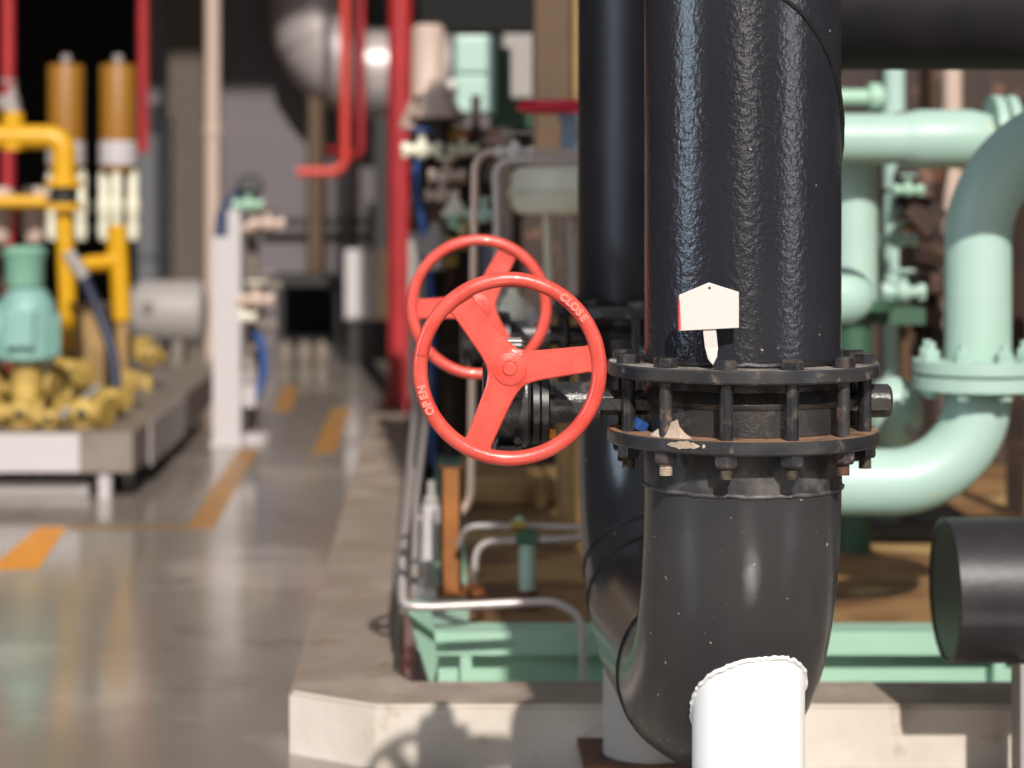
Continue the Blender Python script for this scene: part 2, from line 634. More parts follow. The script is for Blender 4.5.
# ------------------------------------------------------------------ butterfly valve
def text_mesh(s, size, depth):
    cu_ = bpy.data.curves.new('t', 'FONT')
    cu_.body = s
    cu_.size = size
    cu_.extrude = depth
    cu_.offset = .0008
    cu_.align_x = 'CENTER'
    cu_.align_y = 'CENTER'
    ob = bpy.data.objects.new('t', cu_)
    C.objects.link(ob)
    me = bpy.data.meshes.new_from_object(ob.evaluated_get(bpy.context.evaluated_depsgraph_get()))
    bpy.data.objects.remove(ob)
    return me


def valve(cx, cy, dz, label, wheel_rot, lettering=True, gsh=0.):
    zt, zb = TF0 + dz, BF1 + dz
    t = thing('butterfly_valve', label, 'valve', (cx, cy, zb), 'gear operated butterfly valves')
    zm = (zt + zb) / 2
    rb = .166
    b = MB()
    b.lathe((cx, cy, zb + .001), (0, 0, 1), [(0, .12), (0, rb), (.042, rb), (.045, rb + .004), (.052, rb + .006), (.058, rb + .002),
                                           (.070, rb - .008), (.0875, rb - .008), (.0875, .12)], 80, caps=False)
    obj('valve_body', b, M['black_iron'], t)
    zs = zm - .002                        # stem height
    # lugs each side carrying the stem
    lug = MB()
    lug.prism([(cx - .14, cy - .055, zs - .009), (cx - .225, cy - .040, zs - .009), (cx - .262, cy - .034, zs - .009), (cx - .262, cy + .034, zs - .009),
               (cx - .225, cy + .040, zs - .009), (cx - .14, cy + .055, zs - .009)], (0, 0, .018))
    obj('mounting_lug', lug, M['black_iron'], t)
    lug = MB()
    lug.prism([(cx + .14, cy - .055, zs - .009), (cx + .236, cy - .040, zs - .009), (cx + .236, cy + .036, zs - .009), (cx + .14, cy + .05, zs - .009)], (0, 0, .018))
    obj('mounting_lug', lug, M['black_iron'], t)
    e = MB().lathe((cx + .205, cy + .005, zs + .002), (1, 0, 0), [(0, .024), (.004, .028), (.037, .028), (.041, .024)], 24)
    obj('stem_end_cap', e, M['black_iron'], t)
    # neck of the stem, flanges and gearbox
    gx = cx - .353 + gsh                        # right side of the gearbox drum
    nk = MB()
    nk.lathe((gx + .030, cy, zs), (1, 0, 0), [(0, .030), (.003, .034), (.085, .034), (.088, .030)], 40)
    nk.lathe((gx + .11, cy, zs), (1, 0, 0), [(0, .021), (.10 - gsh, .021)], 24)
    obj('stem_neck', nk, M['black_iron'], t)
    fl = MB()
    fl.lathe((gx + .002, cy, zs - .008), (1, 0, 0), [(0, .058), (.002, .061), (.012, .061), (.014, .058)], 48)
    fl.lathe((gx + .016, cy, zs - .008), (1, 0, 0), [(0, .056), (.002, .060), (.013, .060), (.015, .056)], 48)
    o_ = obj('gearbox_flange', fl, M['black_dull'], t)
    for dy, dzz in ((-.04, -.04), (-.04, .032)):
        obj('flange_bolt', MB().hexa((gx + .031, cy + dy, zs - .008 + dzz), (1, 0, 0), .010, .009), M['nut_orange'] if dzz < 0 else M['bolt'], o_)
    g = MB()
    gc = Vector((gx, cy, zs + .004))
    g.lathe(gc - Vector((.078, 0, 0)), (1, 0, 0), [(0, .060), (.004, .066), (.022, .066), (.024, .076), (.072, .078), (.076, .072), (.078, .060)], 56)
    # worm housing in front of the drum, with boss towards the wheel
    g.box((gx - .072, cy - .13, zs + .018), (gx - .012, cy - .03, zs + .082), .008)
    g.lathe((gx - .042, cy - .13, zs + .05), (0, -1, 0), [(0, .030), (.02, .030), (.022, .022), (.05, .020)], 32)
    g.box((gx - .044, cy - .05, zs + .072), (gx - .010, cy + .05, zs + .102), .006)
    g.box((gx - .058, cy - .055, zs - .090), (gx - .014, cy + .05, zs - .066), .005)
    gb = obj('gearbox', g, M['black_iron'], t)
    for (ax, az) in ((-.066, -.05), (-.02, -.056), (-.07, .06)):
        obj('cover_bolt', MB().hexa((gx - .004 + ax * .9, cy - .06, zs + az), (0, -1, 0), .014, .008), M['bolt'], gb)
    obj('top_plate', MB().box((gx - .040, cy - .045, zs + .102), (gx - .014, cy + .03, zs + .106), .001), M['steel'], gb)
    # handwheel
    wc = Vector((cx - .3936 + gsh, cy - .25, zs + .0745))
    wheel_rim_r = .1385
    w_ = MB()
    w_.tube([wc + Vector((wheel_rim_r * math.cos(a), 0, wheel_rim_r * math.sin(a))) for a in [2 * PI * i / 96 for i in range(96)]],
            .0118, 18, closed=True)
    hw = obj('handwheel', w_, M['red'], t)
    obj('wheel_shaft', MB().cyl(wc + Vector((0, .062, 0)), wc, .012, 20), M['black_iron'], t)
    hub = MB().lathe(wc + Vector((0, .022, 0)), (0, -1, 0), [(0, .024), (.004, .026), (.0235, .0265), (.0255, .0255), (.026, .0245), (.0262, .0125)], 48, caps=False)
    hub.lathe(wc + Vector((0, .022, 0)), (0, -1, 0), [(.0262, .0125), (.0250, .0115), (.0250, .0105), (.0275, .0098), (.0280, .0088)], 40, caps=False)
    hub.lathe(wc + Vector((0, .022, 0)), (0, -1, 0), [(.0275, .0088), (.0280, .0088)], 40)
    kd = MB().cyl(wc + Vector((.0095, -.003, .0105)), wc + Vector((.0095, -.0047, .0105)), .0016, 3)
    obj('hub', hub, M['red'], hw)
    obj('key_mark', kd, M['dark'], hw, label='tiny dark nick in the hub')
    for k in range(3):
        a = math.radians(wheel_rot + 120 * k)
        rad, tan = Vector((math.cos(a), 0, math.sin(a))), Vector((-math.sin(a), 0, math.cos(a)))
        sp = MB()
        N_ = 12
        rows = []
        for i in range(N_ + 1):
            s = i / N_
            r = .006 + s * (.1315 - .006)
            h = .0245 - .0045 * s
            if s < .34: h += .009 * (1 - s / .34) ** 2
            if s > .9: h += .005 * ((s - .9) / .1) ** 2
            dep = .003 + .003 * s
            row = []
            for (tt, dd) in ((-1, .001), (-.9, -.0012), (0, -.0014), (.9, -.0012), (1, .001), (1, .007), (-1, .007)):
                row.append(sp.b.verts.new(wc + rad * r + tan * (h * tt) + Vector((0, dep - .004 + dd, 0))))
            rows.append(row)
        for i in range(N_):
            for j in range(7):
                f = sp.b.faces.new((rows[i][j], rows[i][(j + 1) % 7], rows[i + 1][(j + 1) % 7], rows[i + 1][j]))
                f.smooth = j < 4
        sp.b.faces.new(rows[0])
        sp.b.faces.new(rows[-1][::-1])
        obj('spoke', sp, M['red'], hw)
    # raised pads and lettering on the rim
    for deg in (wheel_rot + 80, wheel_rot + 155):
        pd = MB()
        pd.tube([wc + Vector(((wheel_rim_r + .0005) * math.cos(math.radians(deg + q)), -.0026, (wheel_rim_r + .0005) * math.sin(math.radians(deg + q)))) for q in
                 [(-9 + 18 * i / 12) for i in range(13)]], .0114, 14)
        obj('raised_pad', pd, M['red'], hw)
    if lettering:
        for word, mid, step, rr in (('CLOSE', 44, 4.6, wheel_rim_r), ('OPEN', 200, 4.8, wheel_rim_r)):
            bmx = bmesh.new()
            for i, ch in enumerate(word):
                deg = mid - (i - (len(word) - 1) / 2) * step
                me = text_mesh(ch, .0165, .0011)
                a = math.radians(deg)
                # letter plane faces the viewer (-Y), its top points outwards
                rot = Matrix.Rotation((PI / 2 - a), 4, 'Y')
                stand = Matrix(((1, 0, 0, 0), (0, 0, -1, 0), (0, 1, 0, 0), (0, 0, 0, 1)))
                me.transform(Matrix.Translation(wc + Vector((rr * math.cos(a), -.0122, rr * math.sin(a)))) @ rot @ stand)
                bmx.from_mesh(me)
                bpy.data.meshes.remove(me)
            mm = MB()
            mm.b.free()
            mm.b = bmx
            obj('raised_lettering', mm, M['red_letter'], hw, label='raised word on the rim')
    return t


M['red_letter'] = mat('worn_red_letter_enamel', (240, 128, 112), .4)
v1 = valve(PX, PY, 0, 'black butterfly valve with the nearer coral red handwheel, clamped between the front flanges', 7)
# small tilt of nothing: both valves share the build, rear one sits higher and has its wheel turned
v2 = valve(X2, Y2, DZ2, 'blurred butterfly valve behind with the smaller looking coral red handwheel', 62, False, .012)

# flange bolts: prototype pieces share meshes
RBC = .2
def make_bolt(cx, cy, dz, ang, idx, parent, proto):
    x, y = cx + RBC * math.cos(ang), cy + RBC * math.sin(ang)
    out = []
    for nm, key in (('bolt', 'b'), ('nut', 'n')):
        pass
    if proto is None:
        bm_ = MB()
        bm_.hexa((x, y, TF1 + .0005), (0, 0, 1), .0155, .0195, rot=random.uniform(0, 1))
        bm_.lathe((x, y, TF1 - .0), (0, 0, -1), [(0, .0108), (TF1 - BF0 + .012, .0108)], 20)
        bo = obj('bolt', bm_, M['bolt'], parent)
        # threaded end
        th = MB()
        pr = []
        L_ = .018
        z = 0
        while z < L_:
            pr += [(z, .0108), (z + .0012, .0092), (z + .0024, .0108)]
            z += .0026
        th.lathe((x, y, BF0 - .0205), (0, 0, -1), pr, 20)
        obj('thread', th, M['thread'], bo)
        nn = MB().hexa((x, y, BF0 - .0005), (0, 0, -1), .020, .0195, rot=.15)
        obj('nut', nn, M['bolt'], bo)
        return bo
    return None


def bolts_for(cx, cy, dz, parent, vis):
    for k in range(12):
        ang = -PI / 2 + math.radians(15 + 30 * k)
        make_bolt(cx, cy, 0, ang, k, parent, None)


n_before = set(C.objects)
for k in range(12):
    ang = -PI / 2 + math.radians(15 + 30 * k)
    make_bolt(PX, PY, 0, ang, k, v1, None)
newb = [x for x in C.objects if x not in n_before and x.name.split('.')[0] == 'bolt']
for i, bo in enumerate(newb):
    ch = [x for x in C.objects if x.parent == bo]
    if i == 1:      # rusty bolt at the right front
        bo.data.materials.append(M['bolt_rust'])
        for f in bo.data.polygons:
            f.material_index = 1 if f.center.z + ORG[bo].z < TF0 else 0
        for c in ch:
            c.data.materials[0] = M['thread_rust'] if 'thread' in c.name else M['bolt_rust']
        bo['label'] = 'rust streaked bolt'
    if i == 10:
        bo.data.materials.append(M['bolt_rust'])
        for f in bo.data.polygons:
            f.material_index = 1 if f.center.z + ORG[bo].z < TF0 else 0
        bo['label'] = 'chalky rust streaked bolt'
        for c in ch:
            if 'thread' in c.name: c.data.materials[0] = M['mortar']
for bo in newb:
    c = bo.copy()
    C.objects.link(c)
    c.parent = v2
    # meshes are relative to the front valve's base: shift by zero, since both bases match their own valve axis
    off = Vector((X2, Y2, 0)) - Vector((PX, PY, 0)) - (ORG[v2] - ORG[v1]) + Vector((0, 0, DZ2))
    c.location = off
    for ch in [x for x in C.objects if x.parent == bo]:
        d = ch.copy()
        C.objects.link(d)
        d.parent = c

# blob of dried mortar on the lower flange
m_ = MB()
base = P(672, 437, 3.46)
zb = BF1 + .0005
pts = [(-.030, 0), (-.018, .012), (-.004, .022), (.010, .031), (.013, .018), (.022, .006), (.030, -.002)]
cxm = base.x + .002
for q in range(1):
    A_, B_ = [], []
    front = lambda x: PY - math.sqrt(max(1e-6, (RF - .012) ** 2 - (x - PX) ** 2))
    rows = []
    for (dx, hz) in pts:
        x = cxm + dx
        rows.append([m_.b.verts.new((x, front(x) + .002, zb)), m_.b.verts.new((x, front(x) + .014, zb + max(hz, 0) * .9 + .0015)),
                     m_.b.verts.new((x + .002, front(x) + .030, zb + max(hz, 0) * .8 + .001)), m_.b.verts.new((x, front(x) + .044, zb))])
    for i in range(len(rows) - 1):
        for j in range(4):
            m_.b.faces.new((rows[i][j], rows[i][(j + 1) % 4], rows[i + 1][(j + 1) % 4], rows[i + 1][j]))
    m_.b.faces.new(rows[0]); m_.b.faces.new(rows[-1][::-1])
obj('mortar_lump', m_, M['mortar'], label='small pale lump of dried mortar on the lower flange of the front valve', cat='mortar',
    origin=(cxm, PY - .2, zb))
# splash on the flange edge
m_ = MB()
def splash(mb, px0, py, wpx, hpx):
    """thin irregular patch wrapped on the rim of the lower flange"""
    n_ = 14
    x0, x1 = P(px0, py, 3.46).x, P(px0 + wpx, py, 3.46).x
    zc = P(px0, py, 3.45).z
    up, dn = [], []
    for i in range(n_ + 1):
        x = x0 + (x1 - x0) * i / n_
        prof = math.sin(PI * i / n_) ** .6
        y = PY - math.sqrt((RF + .0012) ** 2 - (x - PX) ** 2)
        hh = W(hpx, 3.45) * .5 * prof * random.uniform(.6, 1.1)
        up.append((x, y, zc + hh)); dn.append((x, y, zc - hh * random.uniform(.6, 1.1) - .0004))
    for i in range(n_):
        A_ = [Vector(v_) for v_ in (dn[i], dn[i + 1], up[i + 1], up[i])]
        mb.prism(A_, (0, .0011, 0))
splash(m_, 668, 446, 31, 9)
splash(m_, 701, 446, 3, 5)
obj('mortar_splash', m_, M['mortar'], label='cream splash of mortar dried on the edge of the front valve lower flange', cat='mortar', origin=(.37, PY - RF, BF0))

# blue scraps wedged in the valve
bs = MB().obox(P(640, 425, 3.60), (.022, .02, .018), (.3, .4, .6), .004)
obj('blue_rag_scrap', bs, M['blue'], label='tiny blue scrap wedged between the flanges of the front valve', cat='scrap')

# the house shaped tag
TY = PY - R0 - .035
tagt = thing('plastic_tag', 'blank white house shaped plastic tag standing on the front valve flange', 'tag', P(710, 364, TY))
pp = [(679, 331), (739, 328), (739, 292), (709, 282.5), (679, 295)]
tm = MB().prism([P(a, b_, TY) for a, b_ in pp], (0, .0035, 0))
bmesh.ops.bevel(tm.b, geom=tm.b.edges[:], offset=.0008, segments=1, affect='EDGES')
pl = obj('tag_plate', tm, M['tag'], tagt)
obj('red_edge_strip', MB().prism([P(a, b_, TY - .0004) for a, b_ in [(678.6, 330), (681, 330), (680, 300), (678.6, 300)]], (0, .004, 0)), M['tag_red'], pl, label='thin red strip')
obj('eyelet', MB().cyl(P(709.5, 288, TY - .0006), P(709.5, 288, TY + .003), .0022, 12), M['dark'], pl, label='tiny dark punched hole')
st = MB().prism([P(703, 330, TY + .004), P(716, 330, TY + .004), P(718, 348, TY + .006), P(717, 357, TY + .006), P(713, 365, TY + .004), P(708, 359, TY + .006), P(705, 347, TY + .006)], (0, .003, 0))
obj('stake', st, M['tag'], tagt)
obj('hidden_clip', MB().prism([P(704, 300, TY + .004), P(715, 300, TY + .004), P(715, 331, TY + .004), P(704, 331, TY + .004)], (0, .003, 0)), M['tag'], tagt).name = 'clip'

# ------------------------------------------------------------------ other black pipes
YB = 5.02
zB = P(0, 70, YB).z + .162
xb = P(800, 0, YB).x
bp = MB()
bp.cyl((xb, YB, zB), (6, YB, zB), .162, 64, bev=.004)
M['black_matt'] = mat('black_matt_pipe_paint', (19, 18, 20), .6, spec=.3, bump=.3, bscale=40, bdist=.002, col2=(34, 30, 31), nscale=5)
obj('overhead_pipe', bp, M['black_matt'], label='large black horizontal pipe crossing the upper right corner', cat='pipe', origin=(xb, YB, zB))
YS = 4.68
sc = P(944, 590, YS)
rs = W(72, YS)
t = thing('capped_pipe_stub', 'short black capped horizontal pipe end at the lower right', 'pipe', (sc.x + .3, YS, 0))
sm = MB()
sm.lathe((sc.x, YS, sc.z), (1, 0, 0), [(.004, rs - .012), (0, rs - .006), (.002, rs), (.012, rs), (3.6, rs)], 72)
obj('pipe', sm, M['black_dull'], t)
obj('end_cap', MB().lathe((sc.x + .002, YS, sc.z), (1, 0, 0), [(.006, .001), (.008, rs * .5), (.005, rs - .014), (.02, rs - .013)], 64, caps=False), M['flange_iron'], t)
obj('prop', MB().box((P(1018, 0, 4.62).x, 4.60, 0), (P(1018, 0, 4.62).x + .09, 4.68, sc.z - rs + .01), .004), M['grey'], t, label='grey steel prop')

# ------------------------------------------------------------------ green pipework on the right
YG = 5.6
SZ0 = .20
gx, rg = P(978, 0, YG).x, W(33, YG)
RE = .30
t = thing('green_swan_pipe', 'nearest mint green pipe, vertical with a bolted flange and sweeping elbows', 'pipe', (gx, YG, .9))
zt_ = P(0, 243, YG).z
zf = P(0, 374, YG).z
up = [(gx, YG, zf + .02), (gx, YG, zt_)] + [(gx + RE - RE * math.cos(a), YG - .0 * a, zt_ + RE * math.sin(a)) for a in [PI / 2 * i / 16 for i in range(1, 17)]] + [(gx + 1.6, YG, zt_ + RE)]
obj('upper_pipe', MB().tube(up, rg, 48), M['green'], t)
z2 = P(0, 395, YG).z
RE2 = W(87, YG)
dn_ = [(gx, YG, zf - .02), (gx, YG, z2)] + [(gx - RE2 + RE2 * math.cos(a), YG, z2 - RE2 * math.sin(a)) for a in [PI / 2 * i / 16 for i in range(1, 17)]] + [(P(770, 0, YG).x, YG, z2 - RE2)]
obj('lower_elbow', MB().tube(dn_, rg, 48), M['green'], t)
obj('stand', MB().cyl((P(800, 0, YG).x, YG, SZ0 - .006), (P(800, 0, YG).x, YG, z2 - RE2 - rg * .8), .04, 20), M['green_dark'], t)
for (za, zb_, nm) in ((zf + .002, zf + .038, 0), (zf - .040, zf - .002, 1)):
    fo = obj('flange', MB().lathe((gx, YG, za), (0, 0, 1), [(0, rg + .07), (.003, rg + .08), (zb_ - za - .003, rg + .08), (zb_ - za, rg + .07)], 56), M['green'], t)
    if not nm:
        for k in range(8):
            a = 2 * PI * (k + .35) / 8
            bx, by = gx + (rg + .048) * math.cos(a), YG + (rg + .048) * math.sin(a)
            bb = MB().hexa((bx, by, zb_), (0, 0, 1), .026, .021)
            bb.cyl((bx, by, zb_ + .026), (bx, by, zb_ + .045), .011, 12)
            obj('nut', bb, M['green'], fo)
    else:
        for k in range(8):
            a = 2 * PI * (k + .35) / 8
            bx, by = gx + (rg + .048) * math.cos(a), YG + (rg + .048) * math.sin(a)
            obj('bolt_head', MB().hexa((bx, by, za), (0, 0, -1), .018, .019), M['green'], fo)

# horizontal green pipe behind with elbow down
YH = 6.6
rh = W(25.5, YH)
hx0, hz0 = P(866, 0, YH).x, P(0, 139, YH).z
t = thing('green_header_pipe', 'mint green pipe running level under the overhead black pipe then turning down', 'pipe', (hx0, YH, 0))
xe = P(1150, 0, YH).x
obj('header', MB().cyl((P(780, 0, YH).x, YH, hz0), (xe, YH, hz0), rh, 48), M['green'], t)
YH2 = YH + .2
obj('down_pipe', MB().cyl((hx0, YH2, hz0 - .01), (hx0, YH2, P(0, 300, YH2).z), W(24, YH2), 40), M['green'], t)
fx = P(990, 0, YH).x
obj('flange', MB().lathe((fx, YH, hz0), (1, 0, 0), [(0, rh + .055), (.03, rh + .055), (.033, rh + .02), (.038, rh + .02), (.041, rh + .055), (.07, rh + .055)], 40), M['green'], t)
obj('reducer', MB().lathe((P(903, 0, YH).x, YH, hz0), (1, 0, 0), [(0, rh + .001), (.05, rh + .012), (.20, rh + .012), (.25, rh + .001)], 40), M['green'], t)
obj('leg_flange', MB().lathe((hx0, YH2, P(0, 300, YH2).z), (0, 0, 1), [(-.03, rh + .05), (0, rh + .05)], 40), M['green_dark'], t)
obj('stand', MB().cyl((hx0, YH2, .194), (hx0, YH2, P(0, 300, YH2).z), rh * .7, 24), M['green_dark'], t)

# domed green vessel end
YD = 5.72
c = P(836, 296, YD)
t = thing('green_dome_vessel', 'small mint green dome ended vessel peeping from behind the black riser', 'vessel', (c.x, YD, .2))
obj('shell', MB().lathe((c.x + .0, YD, c.z), (1, 0, 0), [(-.45, W(30, YD)), (0, W(30, YD)), (.04, W(28, YD)), (.07, W(22, YD)), (.09, W(13, YD)), (.098, .002)], 40), M['green'], t)
obj('stand', MB().box((c.x - .30, YD - .05, .2), (c.x - .22, YD + .05, c.z - .05)), M['green_dark'], t)

# green globe valve near the elbow
YV = 6.0
t = thing('green_globe_valve', 'mint green globe valve behind the lower elbow with a grey hex plug', 'valve', P(885, 480, YV))
vb = MB().ball(P(893, 412, YV), W(30, YV), (1, 1, 1.2))
vb.cyl(P(893, 440, YV), P(893, 480, YV), W(17, YV), 24)
obj('valve_body', vb, M['green'], t)
obj('plug', MB().hexa(P(908, 398, YV - .06), (.4, -1, .2), .03, .026), M['green'], t)
obj('collar', MB().lathe(P(908, 428, YV - .03), (.8, -.4, .6), [(0, .05), (.02, .05)], 24), M['grey'], t)

for i, (x0, x1, yy, Y, mm, lab) in enumerate([
    (894, 11, 60, 7.6, 'green', 'slim mint green riser standing behind the level green pipe'),
    (952, 10, 40, 8.2, 'beige', 'bright peach lagged riser under the overhead black pipe'),
    (926, 7, 40, 8.6, 'brown', 'thin brown riser between the green and peach ones'),
    (905, 6, 300, 7.2, 'brown', 'rust brown riser seen between the green verticals')]):
    a = P(x0, yy, Y)
    t = thing('riser_pipe', lab, 'pipe', (a.x, Y, 0), None)
    obj('pipe', MB().cyl((a.x, Y, .2), (a.x, Y, 3.0 if i < 3 else P(0, 230, Y).z), W(x1, Y), 24), M[mm], t)
    obj('coupling', MB().cyl((a.x, Y, P(0, 128, Y).z), (a.x, Y, P(0, 112, Y).z), W(x1 + 4, Y), 24), M[mm], t)

t = thing('green_branch_tee', 'stubby green branch with a flange left of the slim green riser', 'pipe fitting', P(855, 100, 7.3))
a = P(835, 98, 7.3)
obj('branch', MB().cyl(a, a + Vector((.16, 0, 0)), W(9, 7.3), 24), M['green_mid'], t)
obj('flange', MB().cyl(a + Vector((.11, 0, 0)), a + Vector((.15, 0, 0)), W(15, 7.3), 24), M['green_mid'], t)
obj('drop', MB().cyl(a - Vector((.0, 0, .0)), (a.x, 7.3, .2), W(8, 7.3), 20), M['green_dark'], t)

# small green valves seen between the green pipes
def small_valve(px, py, Y, sz, body, handle, label, group=None, axis=(1, 0, 0), back=None):
    c = P(px, py, Y)
    r = W(sz, Y)
    t = thing('small_valve', label, 'valve', c, group)
    ax = Vector(axis)
    b = MB().ball(c, r * .8)
    b.cyl(c - ax * r * 1.5, c + ax * r * 1.5, r * .45, 16)
    b.cyl(c, c + Vector((0, 0, r * 1.5)), r * .35, 16)
    obj('valve_body', b, M[body], t)
    for s in (-1, 1):
        obj('end_nut', MB().hexa(c + ax * s * r * 1.1, ax * s, r * .6, r * .72), M[body], t)
    obj('handle', MB().lathe(c + Vector((0, 0, r * 1.5)), (0, 0, 1), [(0, r * .9), (r * .12, r), (r * .28, r * .9)], 20), M[handle], t)
    if back:
        obj('bracket', MB().cyl(c, (c.x, back, c.z), r * .22, 10), M['dark_rust'], t)
    return t


small_valve(898, 240, 7.0, 11, 'green', 'green', 'small mint green valve right of the shorter green vertical', None, back=9.0)
small_valve(903, 292, 7.0, 13, 'green', 'green', 'small mint green valve on the dark ledge near the dome vessel', None)
small_valve(908, 190, 7.2, 9, 'green_mid', 'green', 'small mid green valve tucked under the level green pipe', None, back=9.0)

# dark rusty machinery filling the right background
t = thing('rusty_machine_frame', 'dark rusty machine casing behind the green pipes', 'machine', (1.6, 8.4, .2))
dk = MB()
dk.box((P(700, 0, 9.0).x, 9.0, .2), (P(1160, 0, 9.0).x, 9.4, 2.4))
obj('casing', dk, M['dark_rust'], t)
br = MB()
def bar(mb, a, b_, wd):
    a, b_ = Vector(a), Vector(b_)
    mb.tube([a, b_], wd, 4)
for (a, b_) in (((915, 150), (935, 360)), ((945, 140), (905, 330)), ((925, 160), (925, 560)), ((870, 540), (960, 620)), ((900, 520), (1000, 590)), ((1016, 100), (1016, 600))):
    bar(br, P(a[0], a[1], 7.6), P(b_[0], b_[1], 7.6), .035)
for k in range(6):
    br.obox(P(925 + random.uniform(-14, 14), 185 + 32 * k, 7.5), (.12, .14, .07), (random.random(), random.random(), 0), .01)
obj('bracing', br, M['dark_rust'], t)
obj('sump', MB().box((P(842, 0, 7.0).x, 6.95, .2), (P(980, 0, 7.0).x, 7.6, P(0, 520, 7.0).z), .02), M['dark'], t)
obj('green_shelf', MB().box((P(866, 0, 7.0).x, 6.85, P(0, 322, 7.0).z), (P(915, 0, 7.0).x, 7.2, P(0, 306, 7.0).z)), M['green_dark'], t, label='dark green ledge')

# ------------------------------------------------------------------ green skid with rust stained deck
SX0, SY0, SZ = P(430, 0, 5.5).x, 5.5, .20
t = thing('green_skid', 'long mint green steel skid with a rust stained deck behind the concrete curb', 'skid', (1.5, 6.5, 0))
sk = MB()
sk.box((SX0, SY0, SZ - .058), (4.5, SY0 + .12, SZ))               # top flange of the front beam
sk.box((SX0 + .02, SY0 + .065, .0), (4.5, SY0 + .085, SZ - .058))  # web
sk.box((SX0, SY0, 0), (4.5, SY0 + .12, .02))
sk.box((SX0, SY0 + .12, SZ - .058), (SX0 + .10, 11, SZ))
sk.box((SX0 + .04, SY0 + .12, 0), (SX0 + .06, 11, SZ - .058))
obj('beam', sk, M['green_mid'], t)
for px in (466, 700, 1000):
    x = P(px, 0, SY0).x
    obj('stiffener', MB().box((x - .014, SY0 + .004, .02), (x + .014, SY0 + .065, SZ - .058)), M['green_mid'], t)
obj('outrigger', MB().prism([P(404, 602, 5.35), P(430, 602, 5.45), P(438, 662, 5.45), P(432, 690, 5.45)], (0, .03, 0)), M['green_mid'], t)
obj('deck', MB().box((SX0 + .10, SY0 + .12, SZ - .03), (4.5, 11, SZ - .006)), M['deck'], t)

# tan tank on the skid
t = thing('tan_sump_tank', 'tan oxidised steel tank low on the skid behind the grey tubes', 'tank', (.3, 8.2, SZ))
a = P(462, 0, 7.8)
tk = MB().box((a.x, 7.8, SZ - .002), (P(640, 0, 7.8).x, 8.6, P(0, 478, 7.8).z), .02)
obj('shell', tk, M['tan'], t)
obj('rib', MB().box((P(536, 0, 7.75).x, 7.72, SZ), (P(546, 0, 7.75).x, 7.8, P(0, 480, 7.75).z)), M['tan'], t)
obj('ledge', MB().box((a.x - .02, 7.70, P(0, 512, 7.7).z - .02), (P(640, 0, 7.8).x, 7.8, P(0, 512, 7.7).z)), M['tan'], t)
obj('upper_box', MB().box((P(500, 0, 8.3).x, 8.2, P(0, 478, 7.8).z - .001), (P(650, 0, 8.3).x, 8.6, P(0, 415, 8.3).z)), M['dark_rust'], t)
obj('pump_foot', MB().ball(P(500, 594, 6.3), W(42, 6.3), (1, .8, .42)), M['tan'], t)

# posts
t = thing('rusty_post', 'orange rusted channel post at the left end of the green skid', 'post', P(450, 600, 6.0))
a = P(440, 0, 6.0)
po = MB()
zt2 = P(0, 468, 6.0).z
po.box((a.x, 6.0, SZ), (a.x + .06, 6.008, zt2))
po.box((a.x, 6.0, SZ), (a.x + .008, 6.06, zt2))
po.box((a.x + .052, 6.0, SZ), (a.x + .06, 6.06, zt2))
obj('channel', po, M['rust_orange'], t)
obj('foot_plate', MB().box((a.x - .03, 5.96, SZ - .006), (a.x + .12, 6.12, SZ + .008)), M['rust_orange'], t)

YP = 5.85
t = thing('green_pipe_stanchion', 'pale green stanchion on the deck holding two grey tubes', 'stanchion', P(527, 600, YP))
c = P(527, 0, YP)
obj('post', MB().cyl((c.x, YP, SZ + .02), (c.x, YP, P(0, 533, YP).z), W(8, YP), 20), M['green'], t)
obj('clamp', MB().box((c.x - .03, YP - .03, P(0, 543, YP).z), (c.x + .03, YP + .03, P(0, 530, YP).z), .004), M['green_dark'], t)
obj('cap', MB().lathe((P(519, 0, YP).x, YP, P(0, 531, YP).z), (0, 0, 1), [(0, .014), (.02, .018), (.035, .012), (.04, .004)], 16), M['green_mid'], t)
obj('base', MB().lathe((c.x, YP, SZ - .006), (0, 0, 1), [(0, .04), (.01, .04), (.02, .025), (.05, .024)], 20), M['rust_edge'], t, label='reddish foot')


def tube_thing(name, label, pts, r, m, rad=.06, cat='tube', group=None, n=14):
    o_ = obj(name, MB().tube(bend(pts, rad), r, n), m, label=label, cat=cat, group=group, origin=pts[0])
    return o_


YT = 5.30
tube_thing('conduit', 'pale conduit crossing just above the green beam and dropping behind the bend',
           [P(412, 470, YT + 1.1), P(402, 560, YT + .15), P(403, 606, YT), P(430, 607, YT), P(556, 601, YT), P(582, 618, YT), P(584, 700, YT)], W(4.4, YT), M['steel'], .08)
tube_thing('conduit', 'grey tube curving down to the deck left of the green stanchion', [P(474, 582, YP), P(476, 542, YP), P(540, 540, YP - .02), P(640, 536, YP)], W(3.6, YP), M['steel'], .10)
tube_thing('conduit', 'grey tube with a brass nut reaching the top of the green stanchion', [P(459, 546, YP + .1), P(466, 526, YP + .05), P(520, 526, YP), P(640, 530, YP + .1)], W(3.4, YP), M['steel'], .08)
obj('brass_nut', MB().hexa(P(511, 526, YP - .01), (1, 0, 0), W(15, YP), .018), M['brass'], label='brass nut on the grey tube beside the green stanchion', cat='nut')
YQ = 6.4
tube_thing('impulse_line', 'long thin tube rising past the handwheels and bending over at the white needle valve',
           [P(415, 519, YQ), P(455, 519, YQ), P(471, 500, YQ), P(475, 165, YQ), P(484, 152, YQ), P(600, 153, YQ)], W(4, YQ), M['beige'], .12)
